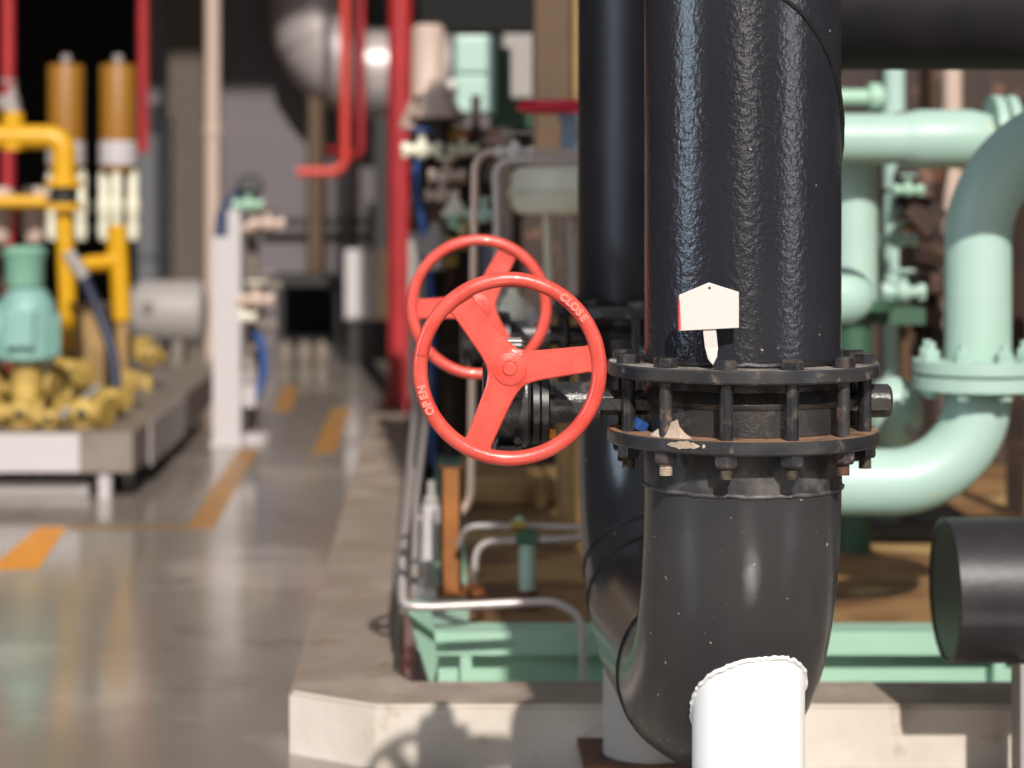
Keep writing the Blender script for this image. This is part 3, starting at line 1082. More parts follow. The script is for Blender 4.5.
tube_thing('impulse_line', 'short grey tube hooked over left of the cream diaphragm actuator',
           [P(499, 300, YQ - .1), P(497, 240, YQ - .1), P(496, 170, YQ - .1), P(505, 161, YQ - .1), P(585, 160, YQ - .1)], W(4.5, YQ), M['steel'], .08)
t = thing('needle_valve', 'bright white needle valve with a T handle on the thin bent tube', 'valve', P(515, 150, YQ))
c = P(515, 152, YQ)
nv = MB().lathe((c.x, YQ, c.z - .02), (0, 0, 1), [(0, .016), (.01, .024), (.03, .024), (.042, .014), (.055, .008)], 20)
nv.cyl((c.x - .06, YQ, c.z), (c.x + .06, YQ, c.z), .012, 16)
obj('valve_body', nv, M['tag'], t)
obj('handle', MB().cyl((c.x - .04, YQ, c.z + .055), (c.x + .055, YQ, c.z + .055), .005, 10), M['grey'], t)
for s in (-1, 1):
    obj('end_nut', MB().hexa((c.x + s * .035, YQ, c.z), (s, 0, 0), .022, .019), M['tag'], t)

# control valve with cream diaphragm actuator and edge on red wheel
YA = 6.9
ac = P(572, 190, YA)
t = thing('control_valve', 'cream diaphragm control valve with a red wheel seen edge on, left of the black pipes', 'valve', (ac.x, YA, SZ))
ra = W(64, YA)
obj('upper_housing', MB().lathe((ac.x, YA, ac.z - W(2, YA)), (0, 0, 1), [(0, ra), (.01, ra), (.012, ra - .008), (.06, ra - .012), (.076, ra - .028), (.08, ra - .07), (.084, .05)], 56), M['cream'], t)
obj('lower_housing', MB().lathe((ac.x, YA, ac.z - W(3, YA)), (0, 0, -1), [(0, ra), (.01, ra), (.012, ra - .008), (.045, ra - .012), (.064, ra - .03), (.068, .05)], 56), M['cream'], t)
obj('bonnet', MB().lathe((ac.x, YA, ac.z + .075), (0, 0, 1), [(0, .05), (.012, .05), (.03, .036), (.13, .034), (.15, .044), (.165, .044)], 28), M['bluegrey'], t)
hwc = Vector((ac.x, YA, P(0, 107, YA).z))
M['red_wheel'] = mat('crimson_wheel_paint', (206, 24, 54), .4)
hw = obj('handwheel', MB().tube([hwc + Vector((.158 * math.cos(a), .158 * math.sin(a), 0)) for a in [2 * PI * i / 48 for i in range(48)]], .017, 12, closed=True), M['red_wheel'], t, label='deep red handwheel lying level')
for k in range(3):
    a = 2 * PI * k / 3 + .4
    obj('spoke', MB().tube([hwc, hwc + Vector((.155 * math.cos(a), .155 * math.sin(a), 0))], .012, 8), M['red_deep'], hw)
for dxp in (-26, 22):
    obj('yoke_leg', MB().cyl((ac.x + W(dxp, YA), YA - .03, ac.z - .07), (ac.x + W(dxp * .9, YA), YA - .03, ac.z - .34), .012, 14), M['cream'], t)
obj('stem', MB().cyl((ac.x, YA, ac.z - .06), (ac.x, YA, ac.z - .4), .012, 14), M['steel'], t)
cvb = MB().ball((ac.x, YA, ac.z - .46), .10, (1.1, 1, .9))
cvb.cyl((ac.x - .22, YA, ac.z - .46), (ac.x + .22, YA, ac.z - .46), .06, 24)
cvb.cyl((ac.x, YA, SZ - .006), (ac.x, YA, ac.z - .5), .05, 24)
obj('valve_body', cvb, M['tan'], t)
for s in (-1, 1):
    obj('flange', MB().cyl((ac.x + s * .20, YA, ac.z - .46), (ac.x + s * .235, YA, ac.z - .46), .10, 32), M['tan'], t)

# tan bundles behind the second wheel: pressure regulators
def regulator(px, py, Y, sz, m1, m2, label, group):
    c = P(px, py, Y)
    r = W(sz, Y)
    t = thing('regulator', label, 'regulator', c, group)
    obj('dome', MB().lathe((c.x, Y, c.z), (0, 0, 1), [(0, r), (r * .2, r), (r * .25, r * .85), (r * .9, r * .5), (r * 1.1, r * .3), (r * 1.4, r * .28)], 24), M[m1], t)
    obj('body', MB().lathe((c.x, Y, c.z), (0, 0, -1), [(0, r), (r * .18, r), (r * .22, r * .5), (r * .9, r * .5), (r, r * .35)], 20), M[m2], t)
    obj('side_port', MB().hexa((c.x + r * .45, Y, c.z - r * .55), (1, 0, 0), r * .6, r * .3), M['brass'], t)
    obj('bracket', MB().cyl((c.x, Y, c.z - r * .4), (c.x, 9.18 if Y > 7 else 7.9, c.z - r * .4), r * .2, 10), M['dark_rust'], t)
    return t


G = 'pressure regulators on the instrument rack'
regulator(535, 335, 6.2, 20, 'grey', 'steel', 'grey regulator seen through the right side of the nearer red handwheel', G)
regulator(513, 318, 6.3, 22, 'cream', 'grey', 'cream topped regulator seen between the two red handwheels', G)
regulator(437, 118, 9.0, 28, 'beige', 'dark_rust', 'wide beige regulator dome right of the red column', G)
regulator(455, 215, 8.2, 14, 'cream', 'green_mid', 'small cream regulator left of the long thin tube', G)
regulator(436, 250, 8.6, 20, 'grey', 'steel', 'grey regulator just above the rear red handwheel', G)
GV = 'small valves on the instrument rack'
small_valve(422, 150, 8.6, 12, 'cream', 'blue', 'small cream valve with a blue knob beside the red column', GV, back=9.18)
small_valve(447, 176, 8.4, 11, 'beige', 'cream', 'small beige valve in the middle of the instrument rack', GV, back=9.18)
small_valve(463, 150, 8.8, 9, 'cream', 'red_deep', 'small cream valve with a red knob under the green box', GV, back=9.18)
small_valve(442, 195, 8.3, 10, 'beige', 'tag', 'small beige valve with a white knob above the rust red block', GV, back=9.18)
small_valve(484, 215, 8.0, 10, 'green', 'green', 'small pale green valve right of the long thin tube', GV, back=9.18)
small_valve(462, 243, 8.2, 9, 'brass', 'cream', 'small brass valve over the rear red handwheel', GV, back=9.18)
t = thing('instrument_rack', 'brown instrument rack with rails behind the rear red handwheel', 'rack', (P(440, 0, 9).x, 9, 0))
rk = MB()
for px in (419, 448, 476):
    rk.box((P(px, 0, 9.2).x - .02, 9.2, 0), (P(px, 0, 9.2).x + .02, 9.24, P(0, 95, 9.2).z))
for py in (132, 168, 205, 240, 300, 350):
    rk.box((P(410, 0, 9.15).x, 9.15, P(0, py, 9.15).z - .015), (P(500, 0, 9.15).x, 9.2, P(0, py, 9.15).z + .015))
obj('frame', rk, M['dark_rust'], t)
obj('rear_plate', MB().box((P(409, 0, 9.3).x, 9.3, .0), (P(536, 0, 9.3).x, 9.33, P(0, 128, 9.3).z)), M['dark_rust'], t)
obj('back_plate', MB().box((P(536, 0, 9.3).x, 9.3, .0), (P(640, 0, 9.3).x, 9.34, P(0, 200, 9.3).z)), M['dark_rust'], t)
obj('cover_plate', MB().box((P(430, 0, 9.1).x, 9.08, P(0, 228, 9.1).z), (P(457, 0, 9.1).x, 9.12, P(0, 208, 9.1).z), .01), M['rust_edge'], t, label='rust red block')
obj('grey_panel', MB().box((P(482, 0, 8.9).x, 8.9, P(0, 330, 8.9).z), (P(503, 0, 8.9).x, 8.94, P(0, 240, 8.9).z)), M['bluegrey'], t, label='blue grey panel')
obj('leg_panel', MB().box((P(408, 0, 9.0).x, 9.05, P(0, 400, 9.0).z), (P(424, 0, 9.0).x, 9.09, P(0, 232, 9.0).z)), M['grey'], t, label='grey panel')
tube_thing('blue_hose', 'bright blue hose hanging just right of the red column', [P(432, 142, 8.9), P(419, 152, 8.9), P(415, 190, 8.9), P(424, 225, 8.9), P(432, 300, 8.9), Vector((P(433, 0, 8.9).x, 8.9, .21))], .016, M['blue'], .1, 'hose')

# conduits bundle at left edge of the skid
YC = 5.9
tube_thing('conduit', 'thin grey conduit running back along the inner edge of the curb',
           [P(404, 610, 5.35), P(398, 580, 5.6), P(410, 470, 7.2), P(418, 380, 9.)], .012, M['steel'], .05, 'tube')
tube_thing('conduit', 'second thin conduit against the curb, beside the white sleeves', [P(414, 600, 5.5), P(416, 500, 6.4), P(424, 430, 7.6), P(428, 370, 9)], .010, M['grey'], .05, 'tube')
for (px, y0, y1, Y, rr, lab) in ((431, 505, 562, 6.3, 9.5, 'white sleeve standing left of the rusty post, upper one'), (427, 588, 650, 5.75, 10, 'white sleeve left of the rusty post, lower one by the green beam end')):
    a, b_ = P(px, y0, Y), P(px - 1, y1, Y)
    t = thing('pipe_sleeve', lab, 'pipe sleeve', b_, 'white sleeves beside the curb')
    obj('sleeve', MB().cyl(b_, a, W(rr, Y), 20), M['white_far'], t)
    obj('gland', MB().lathe(a, (0, 0, 1), [(0, W(rr * .8, Y)), (.02, W(rr * .8, Y)), (.03, W(rr * .45, Y)), (.07, W(rr * .4, Y))], 16), M['grey'], t)
    obj('stem', MB().cyl((b_.x, Y, 0.0), b_, W(rr * .5, Y), 12), M['steel'], t)

# green panel box and dark green column behind
YX = 10.2
t = thing('green_junction_box', 'pale green junction box high up right of the red column', 'junction box', P(476, 115, YX))
a, b_ = P(455, 114, YX), P(496, 35, YX)
obj('box_body', MB().box((a.x, YX, a.z), (b_.x, YX + .20, b_.z), .008), M['green'], t)
obj('cover', MB().box((a.x + .01, YX - .02, a.z + .01), (b_.x - .01, YX, (a.z + b_.z) / 2 - .01), .006), M['green'], t)
obj('cover', MB().box((a.x + .01, YX - .02, (a.z + b_.z) / 2 + .01), (b_.x - .01, YX, b_.z - .01), .006), M['green'], t)
obj('gland', MB().ball(P(452, 85, YX - .05), .028), M['tag'], t, label='shiny white gland')  # white ball added for a bright dot beside the box
a = P(490, 0, YX + .2)
YE = 11.0
c = P(428, 0, YE)
t = thing('lagged_cylinder', 'pale cream lagged cylinder between the red column and the green junction box', 'cylinder', P(428, 110, YE))
obj('body', MB().lathe((c.x, YE, P(0, 104, YE).z), (0, 0, 1), [(0, W(20, YE)), (.02, W(17, YE)), (W(74, YE), W(17, YE)), (W(79, YE), W(13, YE))], 32), M['beige'], t)
obj('skirt', MB().lathe((c.x, YE, P(0, 128, YE).z), (0, 0, 1), [(0, W(30, YE)), (.04, W(27, YE)), (W(24, YE), W(20, YE))], 32), M['beige'], t)
obj('leg', MB().cyl((c.x, YE, 0), (c.x, YE, P(0, 126, YE).z), W(6, YE), 16), M['dark_rust'], t)
t = thing('green_column', 'dark green steel column behind the pale green junction box', 'column', (a.x + .04, YX + .2, 0))
gcx = MB()
gcx.box((a.x, YX + .2, 0), (a.x + .10, YX + .22, 2.0)); gcx.box((a.x, YX + .3, 0), (a.x + .10, YX + .32, 2.0)); gcx.box((a.x + .04, YX + .22, 0), (a.x + .06, YX + .3, 2.0))
obj('i_section', gcx, M['green_dark'], t)
obj('bracket', MB().box((a.x + .1, YX + .18, P(0, 132, YX).z), (a.x + .2, YX + .22, P(0, 98, YX).z)), M['green_dark'], t)
t = thing('brown_column', 'wide brown painted column left of the black risers', 'column', P(557, 400, 8.6))
a, b_ = P(534, 0, 8.6), P(584, 0, 8.6)
obj('shaft', MB().box((a.x, 8.6, P(0, 200, 8.6).z), (b_.x, 8.8, 4.5), .01), M['brown'], t)
obj('pedestal', MB().box((a.x - .05, 8.55, SZ - .006), (P(645, 0, 8.6).x, 8.9, P(0, 200, 8.6).z), .01), M['dark_rust'], t)
obj('edge_pipe', MB().cyl((b_.x - .03, 8.56, 1.25), (b_.x - .03, 8.56, 4.5), .018, 12), M['tan'], t)
a = P(503, 0, 12)
t = thing('wall_locker', 'grey brown cabinet hung behind the green column', 'cabinet', (a.x, 12, 1.6))
obj('body', MB().box((a.x, 12, P(0, 98, 12).z), (a.x + W(34, 12), 12.3, P(0, 34, 12).z), .01), M['grey'], t)
obj('post', MB().box((a.x + .04, 12.05, 0), (a.x + .12, 12.2, P(0, 98, 12).z)), M['wall_dk'], t)
obj('dark_beam', MB().box((P(420, 0, 14).x, 14, P(0, 30, 14).z), (P(540, 0, 14).x, 14.4, 2.9)), M['void'], label='dark steel beam across the top behind the green junction box', cat='beam', origin=P(480, 30, 14))

# ------------------------------------------------------------------ red columns and pipes
t = thing('red_column', 'tall deep red round column standing at the far end of the curb', 'column', FL(400, 405))
c = FL(400, 405)
obj('shaft', MB().cyl((c.x, c.y, 0), (c.x, c.y, 6.8), W(12, c.y), 32), M['red_deep'], t)
obj('base_collar', MB().cyl((c.x, c.y, 0), (c.x, c.y, .05), W(17, c.y), 32), M['red_deep'], t)
YR = 15.5
zc7 = 7.0
tube_thing('red_pipe', 'bright red pipe dropping from above and turning left to an open end', [Vector((P(346, 0, YR).x, YR, 6.99)), P(345, 172, YR), P(297, 172, YR)], W(5, YR), M['red_bright'], .12, 'pipe')
tube_thing('red_pipe', 'thinner red pipe just right of the bright red bent pipe', [Vector((P(361, 0, YR + .5).x, YR + .5, 6.99)), P(361, 158, YR + .5), P(330, 150, YR + .7)], W(4, YR), M['red_deep'], .1, 'pipe')
c = P(8, 0, 13)
t = thing('red_riser', 'red standpipe at the left edge of the picture with a pale valve on it', 'pipe', (c.x, 13, 0))
obj('pipe', MB().cyl((c.x, 13, .25), (c.x, 13, 6.99), W(7, 13), 24), M['red_deep'], t)
obj('joint', MB().lathe((c.x, 13, P(0, 112, 13).z), (0, 0, 1), [(0, .03), (.02, .07), (.08, .07), (.11, .035), (.16, .035), (.17, .05), (.19, .05)], 20), M['steel'], t)
c = P(143, 0, 15)
obj('red_hanging_pipe', MB().cyl((c.x, 15, P(0, 152, 15).z), (c.x, 15, 6.99), W(5.5, 15), 20), M['red_deep'], label='dull red pipe hanging right of the ochre cylinders', cat='pipe', origin=(c.x, 15, 2))
# beige pipe and brown column on the wall
c = P(212.5, 0, 18.2)
t = thing('beige_pipe', 'pale beige drain pipe running down the far wall', 'pipe', (c.x, 18.2, 0))
obj('pipe', MB().cyl((c.x, 18.2, 0), (c.x, 18.2, 6.8), W(7.5, 18.2), 24), M['beige'], t)
obj('socket', MB().cyl((c.x, 18.2, P(0, 136, 18.2).z), (c.x, 18.2, P(0, 124, 18.2).z), W(9, 18.2), 24), M['beige'], t)
for pxa, pxb, Y, mm, lab in ((168, 203, 19.0, 'wall_dk', 'brown grey wall column left of the beige pipe'), (309, 322, 18.8, 'brown', 'slim brown post behind the red bent pipe')):
    a, b_ = P(pxa, 0, Y), P(pxb, 0, Y)
    t = thing('wall_column', lab, 'column', (a.x, Y, 0))
    cc = MB()
    cc.box((a.x, Y, 0), (b_.x, Y + .03, 6.8)); cc.box((a.x, Y + .2, 0), (b_.x, Y + .23, 6.8)); cc.box(((a.x + b_.x) / 2 - .02, Y + .03, 0), ((a.x + b_.x) / 2 + .02, Y + .2, 6.8))
    obj('i_section', cc, M[mm], t)
    obj('foot_plate', MB().box((a.x - .03, Y - .03, 0), (b_.x + .03, Y + .26, .03)), M[mm], t)
# slate panel beside doorway
t = thing('slate_cupboard', 'tall slate grey cupboard beside the dark opening', 'cupboard', P(156, 300, 18.6))
a, b_ = P(137, 0, 18.6), P(167, 0, 18.6)
obj('body', MB().box((a.x, 18.6, 0), (b_.x, 19.2, 2.0), .01), M['panel'], t)
obj('door', MB().box((a.x + .01, 18.57, .8), (b_.x - .01, 18.6, 1.97), .004), M['panel'], t)
obj('door', MB().box((a.x + .01, 18.57, .05), (b_.x - .01, 18.6, .78), .004), M['panel'], t)
obj('vent', MB().box((a.x + .08, 18.55, P(0, 132, 18.6).z), (b_.x - .03, 18.57, P(0, 104, 18.6).z)), M['dark'], t, label='dark square vent')

# duct elbow
YK = 18.93
rk_ = W(46, YK)
bc = P(374, 14, YK)
RK = W(58, YK)
t = thing('round_duct', 'fat silvery round duct bending out of sight at the top of the far wall', 'duct', (bc.x, YK, 2.5))
pts = [(bc.x - RK, YK, 6.99), (bc.x - RK, YK, bc.z)] + [(bc.x - RK * math.cos(a), YK, bc.z - RK * math.sin(a)) for a in [PI / 2 * i / 14 for i in range(1, 15)]] + [(P(448, 0, YK).x, YK, bc.z - RK)]
obj('elbow', MB().tube(pts, rk_, 48), M['duct'], t)
for a in (.4, 1.1):
    cc = Vector((bc.x - RK * math.cos(a), YK, bc.z - RK * math.sin(a)))
    u, v_, w_ = frame((math.sin(a), 0, -math.cos(a)))
    obj('seam_band', MB().tube([cc + u * (rk_ + .004) * math.cos(q) + v_ * (rk_ + .004) * math.sin(q) for q in [2 * PI * i / 48 for i in range(48)]], .012, 6, closed=True), M['duct'], t)
xe_ = P(446, 0, YK).x
obj('mouth', MB().lathe((xe_, YK, bc.z - RK), (1, 0, 0), [(-.02, rk_ + .02), (.04, rk_ + .03), (.04, rk_ - .02), (-.01, rk_ - .03)], 40, caps=False), M['duct'], t)

# low dark bench and white cabinet near the back wall
tube_thing('wall_pipe', 'dark level pipe across the far wall under the red bent pipe', [P(262, 222, 19.2), P(386, 222, 19.2)], .035, M['dark'], .01, 'pipe')
a, b_ = P(374, 0, 18.2), P(391, 0, 18.2)
t = thing('wall_column', 'near black column just left of the red column at the far wall', 'column', (a.x, 18.2, 0))  # dark upright added where the duct's shadow darkens the wall
obj('shaft', MB().box((a.x, 18.2, 0), (b_.x, 18.4, P(0, 118, 18.2).z), .01), M['dark'], t)
obj('foot_plate', MB().box((a.x - .04, 18.16, 0), (b_.x + .04, 18.44, .03)), M['dark'], t)
t = thing('steel_bench', 'dark steel workbench at the foot of the far wall', 'bench', P(330, 340, 17.5))
a, b_ = P(272, 0, 17.5), P(392, 0, 17.5)
obj('top', MB().box((a.x, 17.5, P(0, 286, 17.5).z), (b_.x, 18.3, P(0, 276, 17.5).z)), M['dark'], t)
for x in (a.x + .03, (a.x + b_.x) / 2, b_.x - .1):
    obj('leg', MB().box((x, 17.52, 0), (x + .06, 17.58, P(0, 286, 17.5).z)), M['dark'], t)
obj('lower_shelf', MB().box((a.x + .05, 17.6, .12), (b_.x - .05, 18.2, .16)), M['dark'], t)
obj('back_panel', MB().box((a.x, 18.28, .05), (b_.x, 18.32, P(0, 290, 17.5).z)), M['void'], t)
for px in (285, 305, 322):
    c = P(px, 335, 17.2)
    t = thing('floor_canister', {285: 'grey canister under the left end of the dark bench', 305: 'grey canister under the middle of the dark bench', 322: 'grey canister nearest the white cabinet'}[px], 'canister', (c.x, 17.2, 0), 'canisters under the bench')
    obj('body', MB().lathe((c.x, 17.2, 0), (0, 0, 1), [(0, .05), (.01, .06), (.13, .06), (.16, .03), (.18, .03)], 20), M['skid_grey'], t)
    obj('cap', MB().cyl((c.x, 17.2, .18), (c.x, 17.2, .21), .035, 16), M['dark'], t)
t = thing('white_cabinet', 'small white cabinet on the bench left of the red column', 'cabinet', P(362, 318, 16.9))
a, b_ = P(345, 320, 16.9), P(376, 250, 16.9)
obj('body', MB().box((a.x, 16.9, a.z), (b_.x, 17.3, b_.z), .01), M['white_far'], t)
obj('door', MB().box((a.x + .015, 16.88, a.z + .02), (b_.x - .015, 16.9, b_.z - .02), .005), M['white_far'], t)
obj('side_box', MB().box((b_.x, 17.0, a.z), (b_.x + .12, 17.3, b_.z)), M['brown'], t)
obj('stand', MB().box((a.x + .02, 16.95, 0), (b_.x - .02, 17.25, a.z)), M['dark'], t)

# ------------------------------------------------------------------ white panel stand with instruments
YN = 11.5
a, b_ = FL(212, 446), FL(240, 446)
t = thing('white_panel_stand', 'tall narrow white sheet metal stand in the middle of the floor', 'stand', ((a.x + b_.x) / 2, YN, 0))
ps = MB().box((a.x, YN - .03, 0), (b_.x, YN + .03, P(0, 237, YN).z), .006)
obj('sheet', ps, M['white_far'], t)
obj('top_extension', MB().box((P(228, 0, YN).x, YN - .025, P(0, 237, YN).z), (b_.x, YN + .025, P(0, 210, YN).z), .005), M['white_far'], t)
obj('foot', MB().box((a.x - .01, YN - .05, 0), (b_.x + .01, YN + .06, .02)), M['white_far'], t)
t = thing('navy_cover', 'navy blue cover hanging behind the top of the white stand', 'cover', P(224, 225, YN + .15))
obj('sheet', MB().prism([P(212, 245, YN + .1), P(216, 212, YN + .1), P(232, 190, YN + .1), P(243, 188, YN + .1), P(240, 245, YN + .1)], (0, .08, 0)), M['navy'], t)
t = thing('instrument_post', 'brown pipe post crowded with fittings just right of the white stand', 'post', (P(252, 0, YN + .2).x, YN + .2, 0))
c = P(252, 0, YN + .2)
obj('post', MB().cyl((c.x, YN + .2, 0), (c.x, YN + .2, P(0, 200, YN).z), .035, 20), M['skid_grey'], t)
obj('base', MB().cyl((c.x, YN + .2, 0), (c.x, YN + .2, .04), .09, 20), M['white_far'], t)
obj('dark_gauge_head', MB().lathe(P(249, 190, YN + .15), (.2, -1, .3), [(0, .05), (.02, .07), (.06, .07), (.07, .055)], 24), M['dark'], t)
GI = 'fittings on the instrument post'
small_valve(248, 205, YN, 9, 'green_mid', 'dark', 'small green valve at the head of the instrument post', GI, back=11.72)
small_valve(268, 224, YN, 10, 'beige', 'skid_grey', 'white fitting sticking out right at the top of the instrument post', GI, back=11.72)
small_valve(250, 228, YN + .05, 8, 'beige', 'beige', 'small beige fitting under the green one on the instrument post', GI, back=11.72)
small_valve(256, 300, YN, 11, 'beige', 'cream', 'beige fitting halfway up the instrument post', GI, back=11.72)
small_valve(268, 286, YN + .1, 8, 'skid_grey', 'grey', 'grey brown fitting above the halfway one on the post', GI, back=11.72)
small_valve(243, 317, YN, 8, 'cream', 'brass', 'cream fitting touching the white stand at mid height', GI, back=11.72)
small_valve(262, 326, YN + .1, 9, 'skid_grey', 'skid_grey', 'dull brown fitting just above the blue hose loop', GI, back=11.72)
tube_thing('blue_hose', 'blue hose looping down the right side of the instrument post', [P(255, 332, YN), P(262, 345, YN), P(265, 372, YN), P(256, 398, YN), P(246, 408, YN)], .022, M['blue'], .1, 'hose')
t = thing('filter_bowl', 'white filter bowl at the foot of the instrument post', 'filter', P(248, 400, YN))
c = P(249, 408, YN)
obj('bowl', MB().lathe((c.x, YN, c.z), (0, 0, 1), [(0, .03), (.01, .045), (.12, .045), (.13, .03)], 20), M['white_far'], t)
obj('head', MB().lathe((c.x, YN, c.z + .13), (0, 0, 1), [(0, .05), (.05, .05), (.06, .02), (.14, .02)], 20), M['steel'], t)

# ------------------------------------------------------------------ left skid with yellow gear
YL = 9.4
xl = P(133, 0, YL).x
zt3, zb3 = P(0, 433, YL).z, P(0, 473, YL).z
t = thing('equipment_skid', 'low grey skid with a white front plate carrying the yellow machinery', 'skid', (xl - 1, YL + 1, 0))
b3 = MB()
b3.box((-4.6, YL, zb3), (xl, YL + .25, zt3), .004)
b3.box((xl - .30, YL + .25, zb3), (xl, 13.4, zt3), .004)
b3.box((-4.6, YL + .25, zt3 - .05), (xl - .30, 13.4, zt3 - .03))
obj('frame', b3, M['skid_grey'], t)
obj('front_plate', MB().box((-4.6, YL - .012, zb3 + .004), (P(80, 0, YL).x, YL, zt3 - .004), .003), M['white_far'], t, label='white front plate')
obj('side_plate', MB().box((xl, 9.9, zb3 - .03), (xl + .012, 11.2, zt3 - .004), .003), M['grey'], t, label='light side plate')
for x, y in ((P(103, 0, YL).x, YL + .05), (xl - .1, YL + .5), (xl - .08, 11.2), (-3.6, YL + .05)):
    obj('leg', MB().cyl((x, y, 0), (x, y, zb3), .032, 16), M['white_far'], t)
obj('drip_tray', MB().box((-4.4, YL + .1, .0), (P(85, 0, YL).x, YL + .9, .07), .005), M['grey'], t)

# green motor
YM = 9.7
c = P(27, 0, YM)
t = thing('green_motor', 'teal green pump motor with a stepped cap at the left edge', 'motor', (c.x, YM, zt3))
z0 = zt3
mb_ = MB().lathe((c.x, YM, P(0, 362, YM).z), (0, 0, 1), [(0, W(24, YM)), (.02, W(31, YM)), (W(48, YM), W(31, YM)), (W(60, YM), W(27, YM)), (W(72, YM), W(19, YM)), (W(74, YM), W(17, YM))], 28)
obj('housing', mb_, M['teal'], t)
fins = MB()
for k in range(22):
    a = 2 * PI * k / 22
    fins.obox((c.x + W(31, YM) * math.cos(a), YM + W(31, YM) * math.sin(a), P(0, 335, YM).z), (.02, .006, W(40, YM)), (0, 0, a))
obj('cooling_fins', fins, M['teal'], t)
obj('fan_cap', MB().lathe((c.x - .01, YM, P(0, 288, YM).z), (0, 0, 1), [(0, W(16, YM)), (.01, W(19, YM)), (W(28, YM), W(20, YM)), (W(36, YM), W(23, YM)), (W(42, YM), W(18, YM))], 28), M['cap_green'], t)
obj('yellow_band', MB().cyl((c.x, YM, P(0, 301, YM).z), (c.x, YM, P(0, 292, YM).z), W(18.5, YM), 28), M['yellow_pale'], t, label='yellow band')
obj('terminal_box', MB().box((c.x - W(14, YM), YM - W(40, YM), P(0, 345, YM).z), (c.x + W(14, YM), YM - W(26, YM), P(0, 308, YM).z), .01), M['teal'], t)
obj('motor_end', MB().lathe((c.x - W(20, YM), YM, P(0, 330, YM).z), (-1, 0, 0), [(0, W(28, YM)), (.15, W(28, YM)), (.2, W(20, YM))], 24), M['teal'], t)
obj('pedestal', MB().lathe((c.x, YM, z0 - .03), (0, 0, 1), [(0, .12), (.03, .12), (.04, .07), (P(0, 362, YM).z - z0 + .03, .07)], 24), M['yellow_pale'], t)

# pale yellow cast pieces on the skid
GY = 'pale yellow cast fittings on the left skid'
def casting(px, py, Y, sz, label, horiz=0.):
    c = P(px, py, Y)
    r = W(sz, Y)
    t = thing('pump_casting', label, 'pump casting', (c.x, Y, c.z - r), GY)
    ax = Vector((math.cos(horiz), -math.sin(horiz), 0))
    b = MB().ball(c, r * .8, (1.1, 1.1, .9))
    b.cyl(c - ax * r * 1.2, c + ax * r * 1.2, r * .5, 20)
    b.cyl(c - Vector((0, 0, r * 1.0)), c, r * .6, 16)
    obj('body', b, M['yellow_pale'], t)
    for s in (-1, 1):
        f_ = obj('flange', MB().cyl(c + ax * s * r * 1.1, c + ax * s * r * 1.35, r * .8, 24), M['yellow_pale'], t)
    obj('bore', MB().cyl(c + Vector((0, -r * .7, 0)), c + Vector((0, -r * .92, 0)), r * .25, 14), M['dark'], t)


for px, py, Y, sz, lab, h in ((28, 385, 9.8, 22, 'pale yellow casting directly under the teal motor', .2), (72, 372, 10.2, 17, 'pale yellow casting right of the teal motor foot', .9),
                              (22, 412, 9.62, 17, 'pale yellow casting low behind the white front plate', 0), (84, 412, 9.65, 20, 'pale yellow casting with a dark bore near the skid corner', .4),
                              (128, 380, 10.6, 13, 'pale yellow casting right of the dark hose', 1.2), (150, 355, 11.5, 10, 'small pale yellow casting on the skid edge nearest the white tank', .5),
                              (55, 398, 9.9, 14, 'small pale yellow casting in the middle of the heap', .1),
                              (112, 398, 10.0, 14, 'pale yellow casting at the right end of the grey rod', .7),
                              (50, 418, 9.6, 13, 'pale yellow casting against the middle of the white front plate', -.2),
                              (4, 392, 9.9, 16, 'pale yellow casting cut off by the left edge of the picture', .3)):
    casting(px, py, Y, sz, lab, h)
obj('skid_rod', MB().tube([P(62, 415, 9.55), P(98, 388, 9.9)], .018, 10), M['grey'], label='grey rod lying across the pale yellow castings', cat='rod')
obj('brown_pump_block', MB().box((P(72, 0, 11.2).x, 11.2, zt3 - .03), (P(104, 0, 11.2).x, 11.5, P(0, 305, 11.2).z), .01), M['tan'], label='tan brown machine block behind the yellow pipes', cat='machine', origin=(P(80, 0, 11.7).x, 11.4, zt3))
t = thing('yellow_cross_rail', 'dull yellow rail on short feet behind the dark hose', 'rail', P(110, 350, 11.5))
obj('rail', MB().box((P(92, 0, 11.5).x, 11.52, P(0, 350, 11.5).z), (P(152, 0, 11.5).x, 11.62, P(0, 338, 11.5).z), .004), M['yellow_pale'], t)
for px in (96, 146):
    obj('foot', MB().box((P(px, 0, 11.5).x - .02, 11.55, zt3 - .002), (P(px, 0, 11.5).x + .02, 11.59, P(0, 350, 11.5).z)), M['yellow_pale'], t)

# yellow pipe loop
YY = 10.6
t = thing('yellow_pipework', 'bright yellow pipe loop with tees and a black clamp above the teal motor', 'pipework', (P(64, 0, YY).x, YY, zt3))
path = bend([P(-40, 137, YY), P(64, 137, YY), P(64, 190, YY)], .09)
obj('upper_elbow', MB().tube(path, W(12, YY), 24), M['yellow'], t)
obj('tee', MB().cyl(P(13, 150, YY), P(13, 112, YY), W(11, YY), 24), M['yellow'], t)
obj('tee_cap', MB().lathe(P(13, 112, YY), (0, 0, 1), [(0, W(8, YY)), (.02, W(8, YY)), (.04, W(4, YY)), (.12, W(4, YY))], 16), M['steel'], t)
obj('flange', MB().cyl(P(64, 187, YY), P(64, 180, YY), W(19, YY), 24), M['yellow'], t)
obj('clamp', MB().cyl(P(64, 203, YY), P(64, 187, YY), W(14, YY), 24), M['dark'], t, label='black clamp')
obj('flange', MB().cyl(P(64, 210, YY), P(64, 203, YY), W(19, YY), 24), M['yellow'], t)
obj('lower_pipe', MB().tube(bend([P(64, 210, YY), P(68, 318, YY), P(66, 345, YY + .2)], .05), W(9, YY), 24), M['yellow'], t)
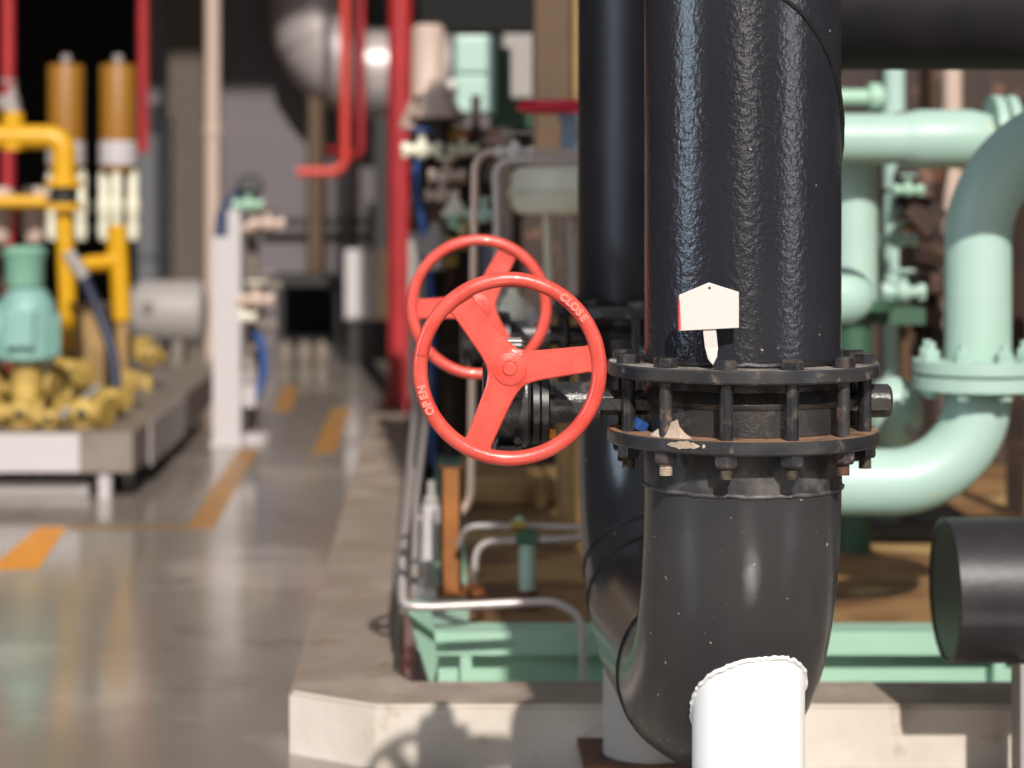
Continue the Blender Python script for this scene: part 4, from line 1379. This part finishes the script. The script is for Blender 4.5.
obj('cross_pipe', MB().cyl(P(-40, 202, YY + .1), P(48, 202, YY + .1), W(7, YY), 20), M['yellow'], t)
path = bend([P(115, 225, YY + .4), P(115, 262, YY + .4), P(76, 265, YY + .3)], .05)
obj('branch_pipe', MB().tube(path, W(8.5, YY), 20), M['yellow'], t)
obj('branch_riser', MB().cyl(P(122, 320, YY + .4), P(117, 225, YY + .4), W(10, YY), 20), M['yellow'], t)
obj('support', MB().cyl((P(122, 0, YY + .4).x, YY + .4, zt3 - .04), P(122, 320, YY + .4), W(7, YY), 16), M['tan'], t)

for (px, Y, lab) in ((66, 12.3, 'left ochre cylinder, partly behind the bright yellow elbow'), (118, 12.0, 'right ochre cylinder standing clear beside the dull red pipe')):
    c = P(px, 0, Y)
    t = thing('ochre_accumulator', lab, 'accumulator', (c.x, Y, zt3 - .03), 'ochre cylinders with white collars')
    obj('cylinder', MB().lathe((c.x, Y, P(0, 141, Y).z), (0, 0, 1), [(0, W(18, Y)), (W(74, Y), W(18, Y)), (W(76, Y), W(17, Y)), (W(77, Y), W(8, Y))], 32), M['ochre'], t)
    obj('cap', MB().cyl((c.x, Y, P(0, 62, Y).z), (c.x, Y, P(0, 55, Y).z), W(5, Y), 14), M['steel'], t)
    obj('collar', MB().cyl((c.x, Y, P(0, 165, Y).z), (c.x, Y, P(0, 141, Y).z), W(19, Y), 32), M['white_far'], t, label='white collar')
    obj('lower_plate', MB().cyl((c.x, Y, P(0, 171, Y).z), (c.x, Y, P(0, 165, Y).z), W(17, Y), 32), M['ochre'], t)
    for dxp in (-14, 0, 15):
        zz = [(0, 5), (12, 7), (22, 5), (26, 7), (40, 7), (44, 5), (60, 6), (70, 4)]
        obj('spindle', MB().lathe((c.x + W(dxp, Y), Y - (.06 if dxp == 0 else 0), P(0, 240, Y).z), (0, 0, 1), [(W(h, Y), W(r_, Y)) for h, r_ in zz], 14), M['cream'], t)
    obj('core', MB().cyl((c.x, Y + .04, zt3 - .04), (c.x, Y + .04, P(0, 168, Y).z), W(9, Y), 16), M['dark_rust'], t)
# small pink cream bottles behind the motor
for px, lab in ((0, 'peach bottle at the left edge behind the teal motor'), (34, 'cream bottle between the red standpipe and the yellow loop')):
    c = P(px, 242, 11.2)
    t = thing('oil_bottle', lab, 'bottle', c, 'pale bottles behind the teal motor')
    obj('bottle', MB().lathe((c.x, 11.2, c.z), (0, 0, 1), [(0, W(9, 11)), (W(10, 11), W(12, 11)), (W(36, 11), W(13, 11)), (W(48, 11), W(16, 11)), (W(56, 11), W(10, 11))], 20), M['beige'], t)
    obj('bracket', MB().cyl((c.x, 11.2, zt3 - .04), c, .03, 12), M['dark_rust'], t)
t = thing('dark_hose', 'dark blue hose with a grey nozzle slanting down onto the left skid', 'hose', P(78, 262, 10.2))
obj('hose', MB().tube(bend([P(80, 270, 10.2), P(98, 310, 10.2), P(114, 355, 10.15), P(118, 412, 10.1)], .1), W(6, 10), 14), M['hose'], t)
obj('nozzle', MB().cyl(P(68, 252, 10.2), P(84, 278, 10.2), W(7, 10), 14), M['grey'], t)
# white horizontal tank
YZ = 14.6
c = P(0, 313, YZ)
t = thing('white_drum_tank', 'off white horizontal tank lying behind the left skid', 'tank', (P(172, 0, YZ).x, YZ, 0))
xa, xb_ = P(134, 0, YZ).x, P(206, 0, YZ).x
rt = W(33, YZ)
obj('shell', MB().lathe((xa, YZ, c.z), (1, 0, 0), [(-.02, rt * .7), (.03, rt * .95), (.06, rt), (xb_ - xa - .06, rt), (xb_ - xa - .02, rt * .93), (xb_ - xa, rt * .7)], 40), M['grey'], t)
for x in (xa + .12, xb_ - .2):
    obj('saddle', MB().box((x, YZ - .15, 0), (x + .06, YZ + .15, c.z - rt * .8)), M['skid_grey'], t)
obj('nozzle', MB().cyl((xa + .12, YZ - rt - .02, c.z + .05), (xa + .12, YZ - rt + .1, c.z + .05), .04, 20), M['skid_grey'], t)

# ------------------------------------------------------------------ light, camera
W_ = bpy.data.worlds.new('World')
S.world = W_
W_.use_nodes = True
bg = W_.node_tree.nodes['Background']
bg.inputs['Color'].default_value = (.80, .82, .90, 1)
bg.inputs['Strength'].default_value = .38

sd = bpy.data.lights.new('sun', 'SUN')
sd.energy = 5.0
sd.angle = math.radians(.9)
sd.color = (1., .95, .89)
so = bpy.data.objects.new('sun', sd)
C.objects.link(so)
so.rotation_euler = Vector((-.095, 1, -.70)).to_track_quat('-Z', 'Y').to_euler()
so.location = (2, -8, 8)

cd = bpy.data.cameras.new('camera')
cd.sensor_width = 36
cd.lens = F / 1024 * 36
cd.shift_x = (512 - CX) / 1024
cd.shift_y = -(384 - HY) / 1024
cd.dof.use_dof = True
cd.dof.focus_distance = 3.5
cd.dof.aperture_fstop = 2.8
cd.clip_end = 100
co = bpy.data.objects.new('camera', cd)
C.objects.link(co)
co.location = (0, 0, EYE)
co.rotation_euler = (PI / 2, 0, 0)
S.camera = co
S.view_settings.view_transform = 'Standard'
S.view_settings.look = 'None'
S.view_settings.gamma = 1
S.view_settings.exposure = 0
S.view_settings.use_curve_mapping = False
S.cycles.use_denoising = True
S.cycles.max_bounces = 8
S.cycles.sample_clamp_indirect = 20
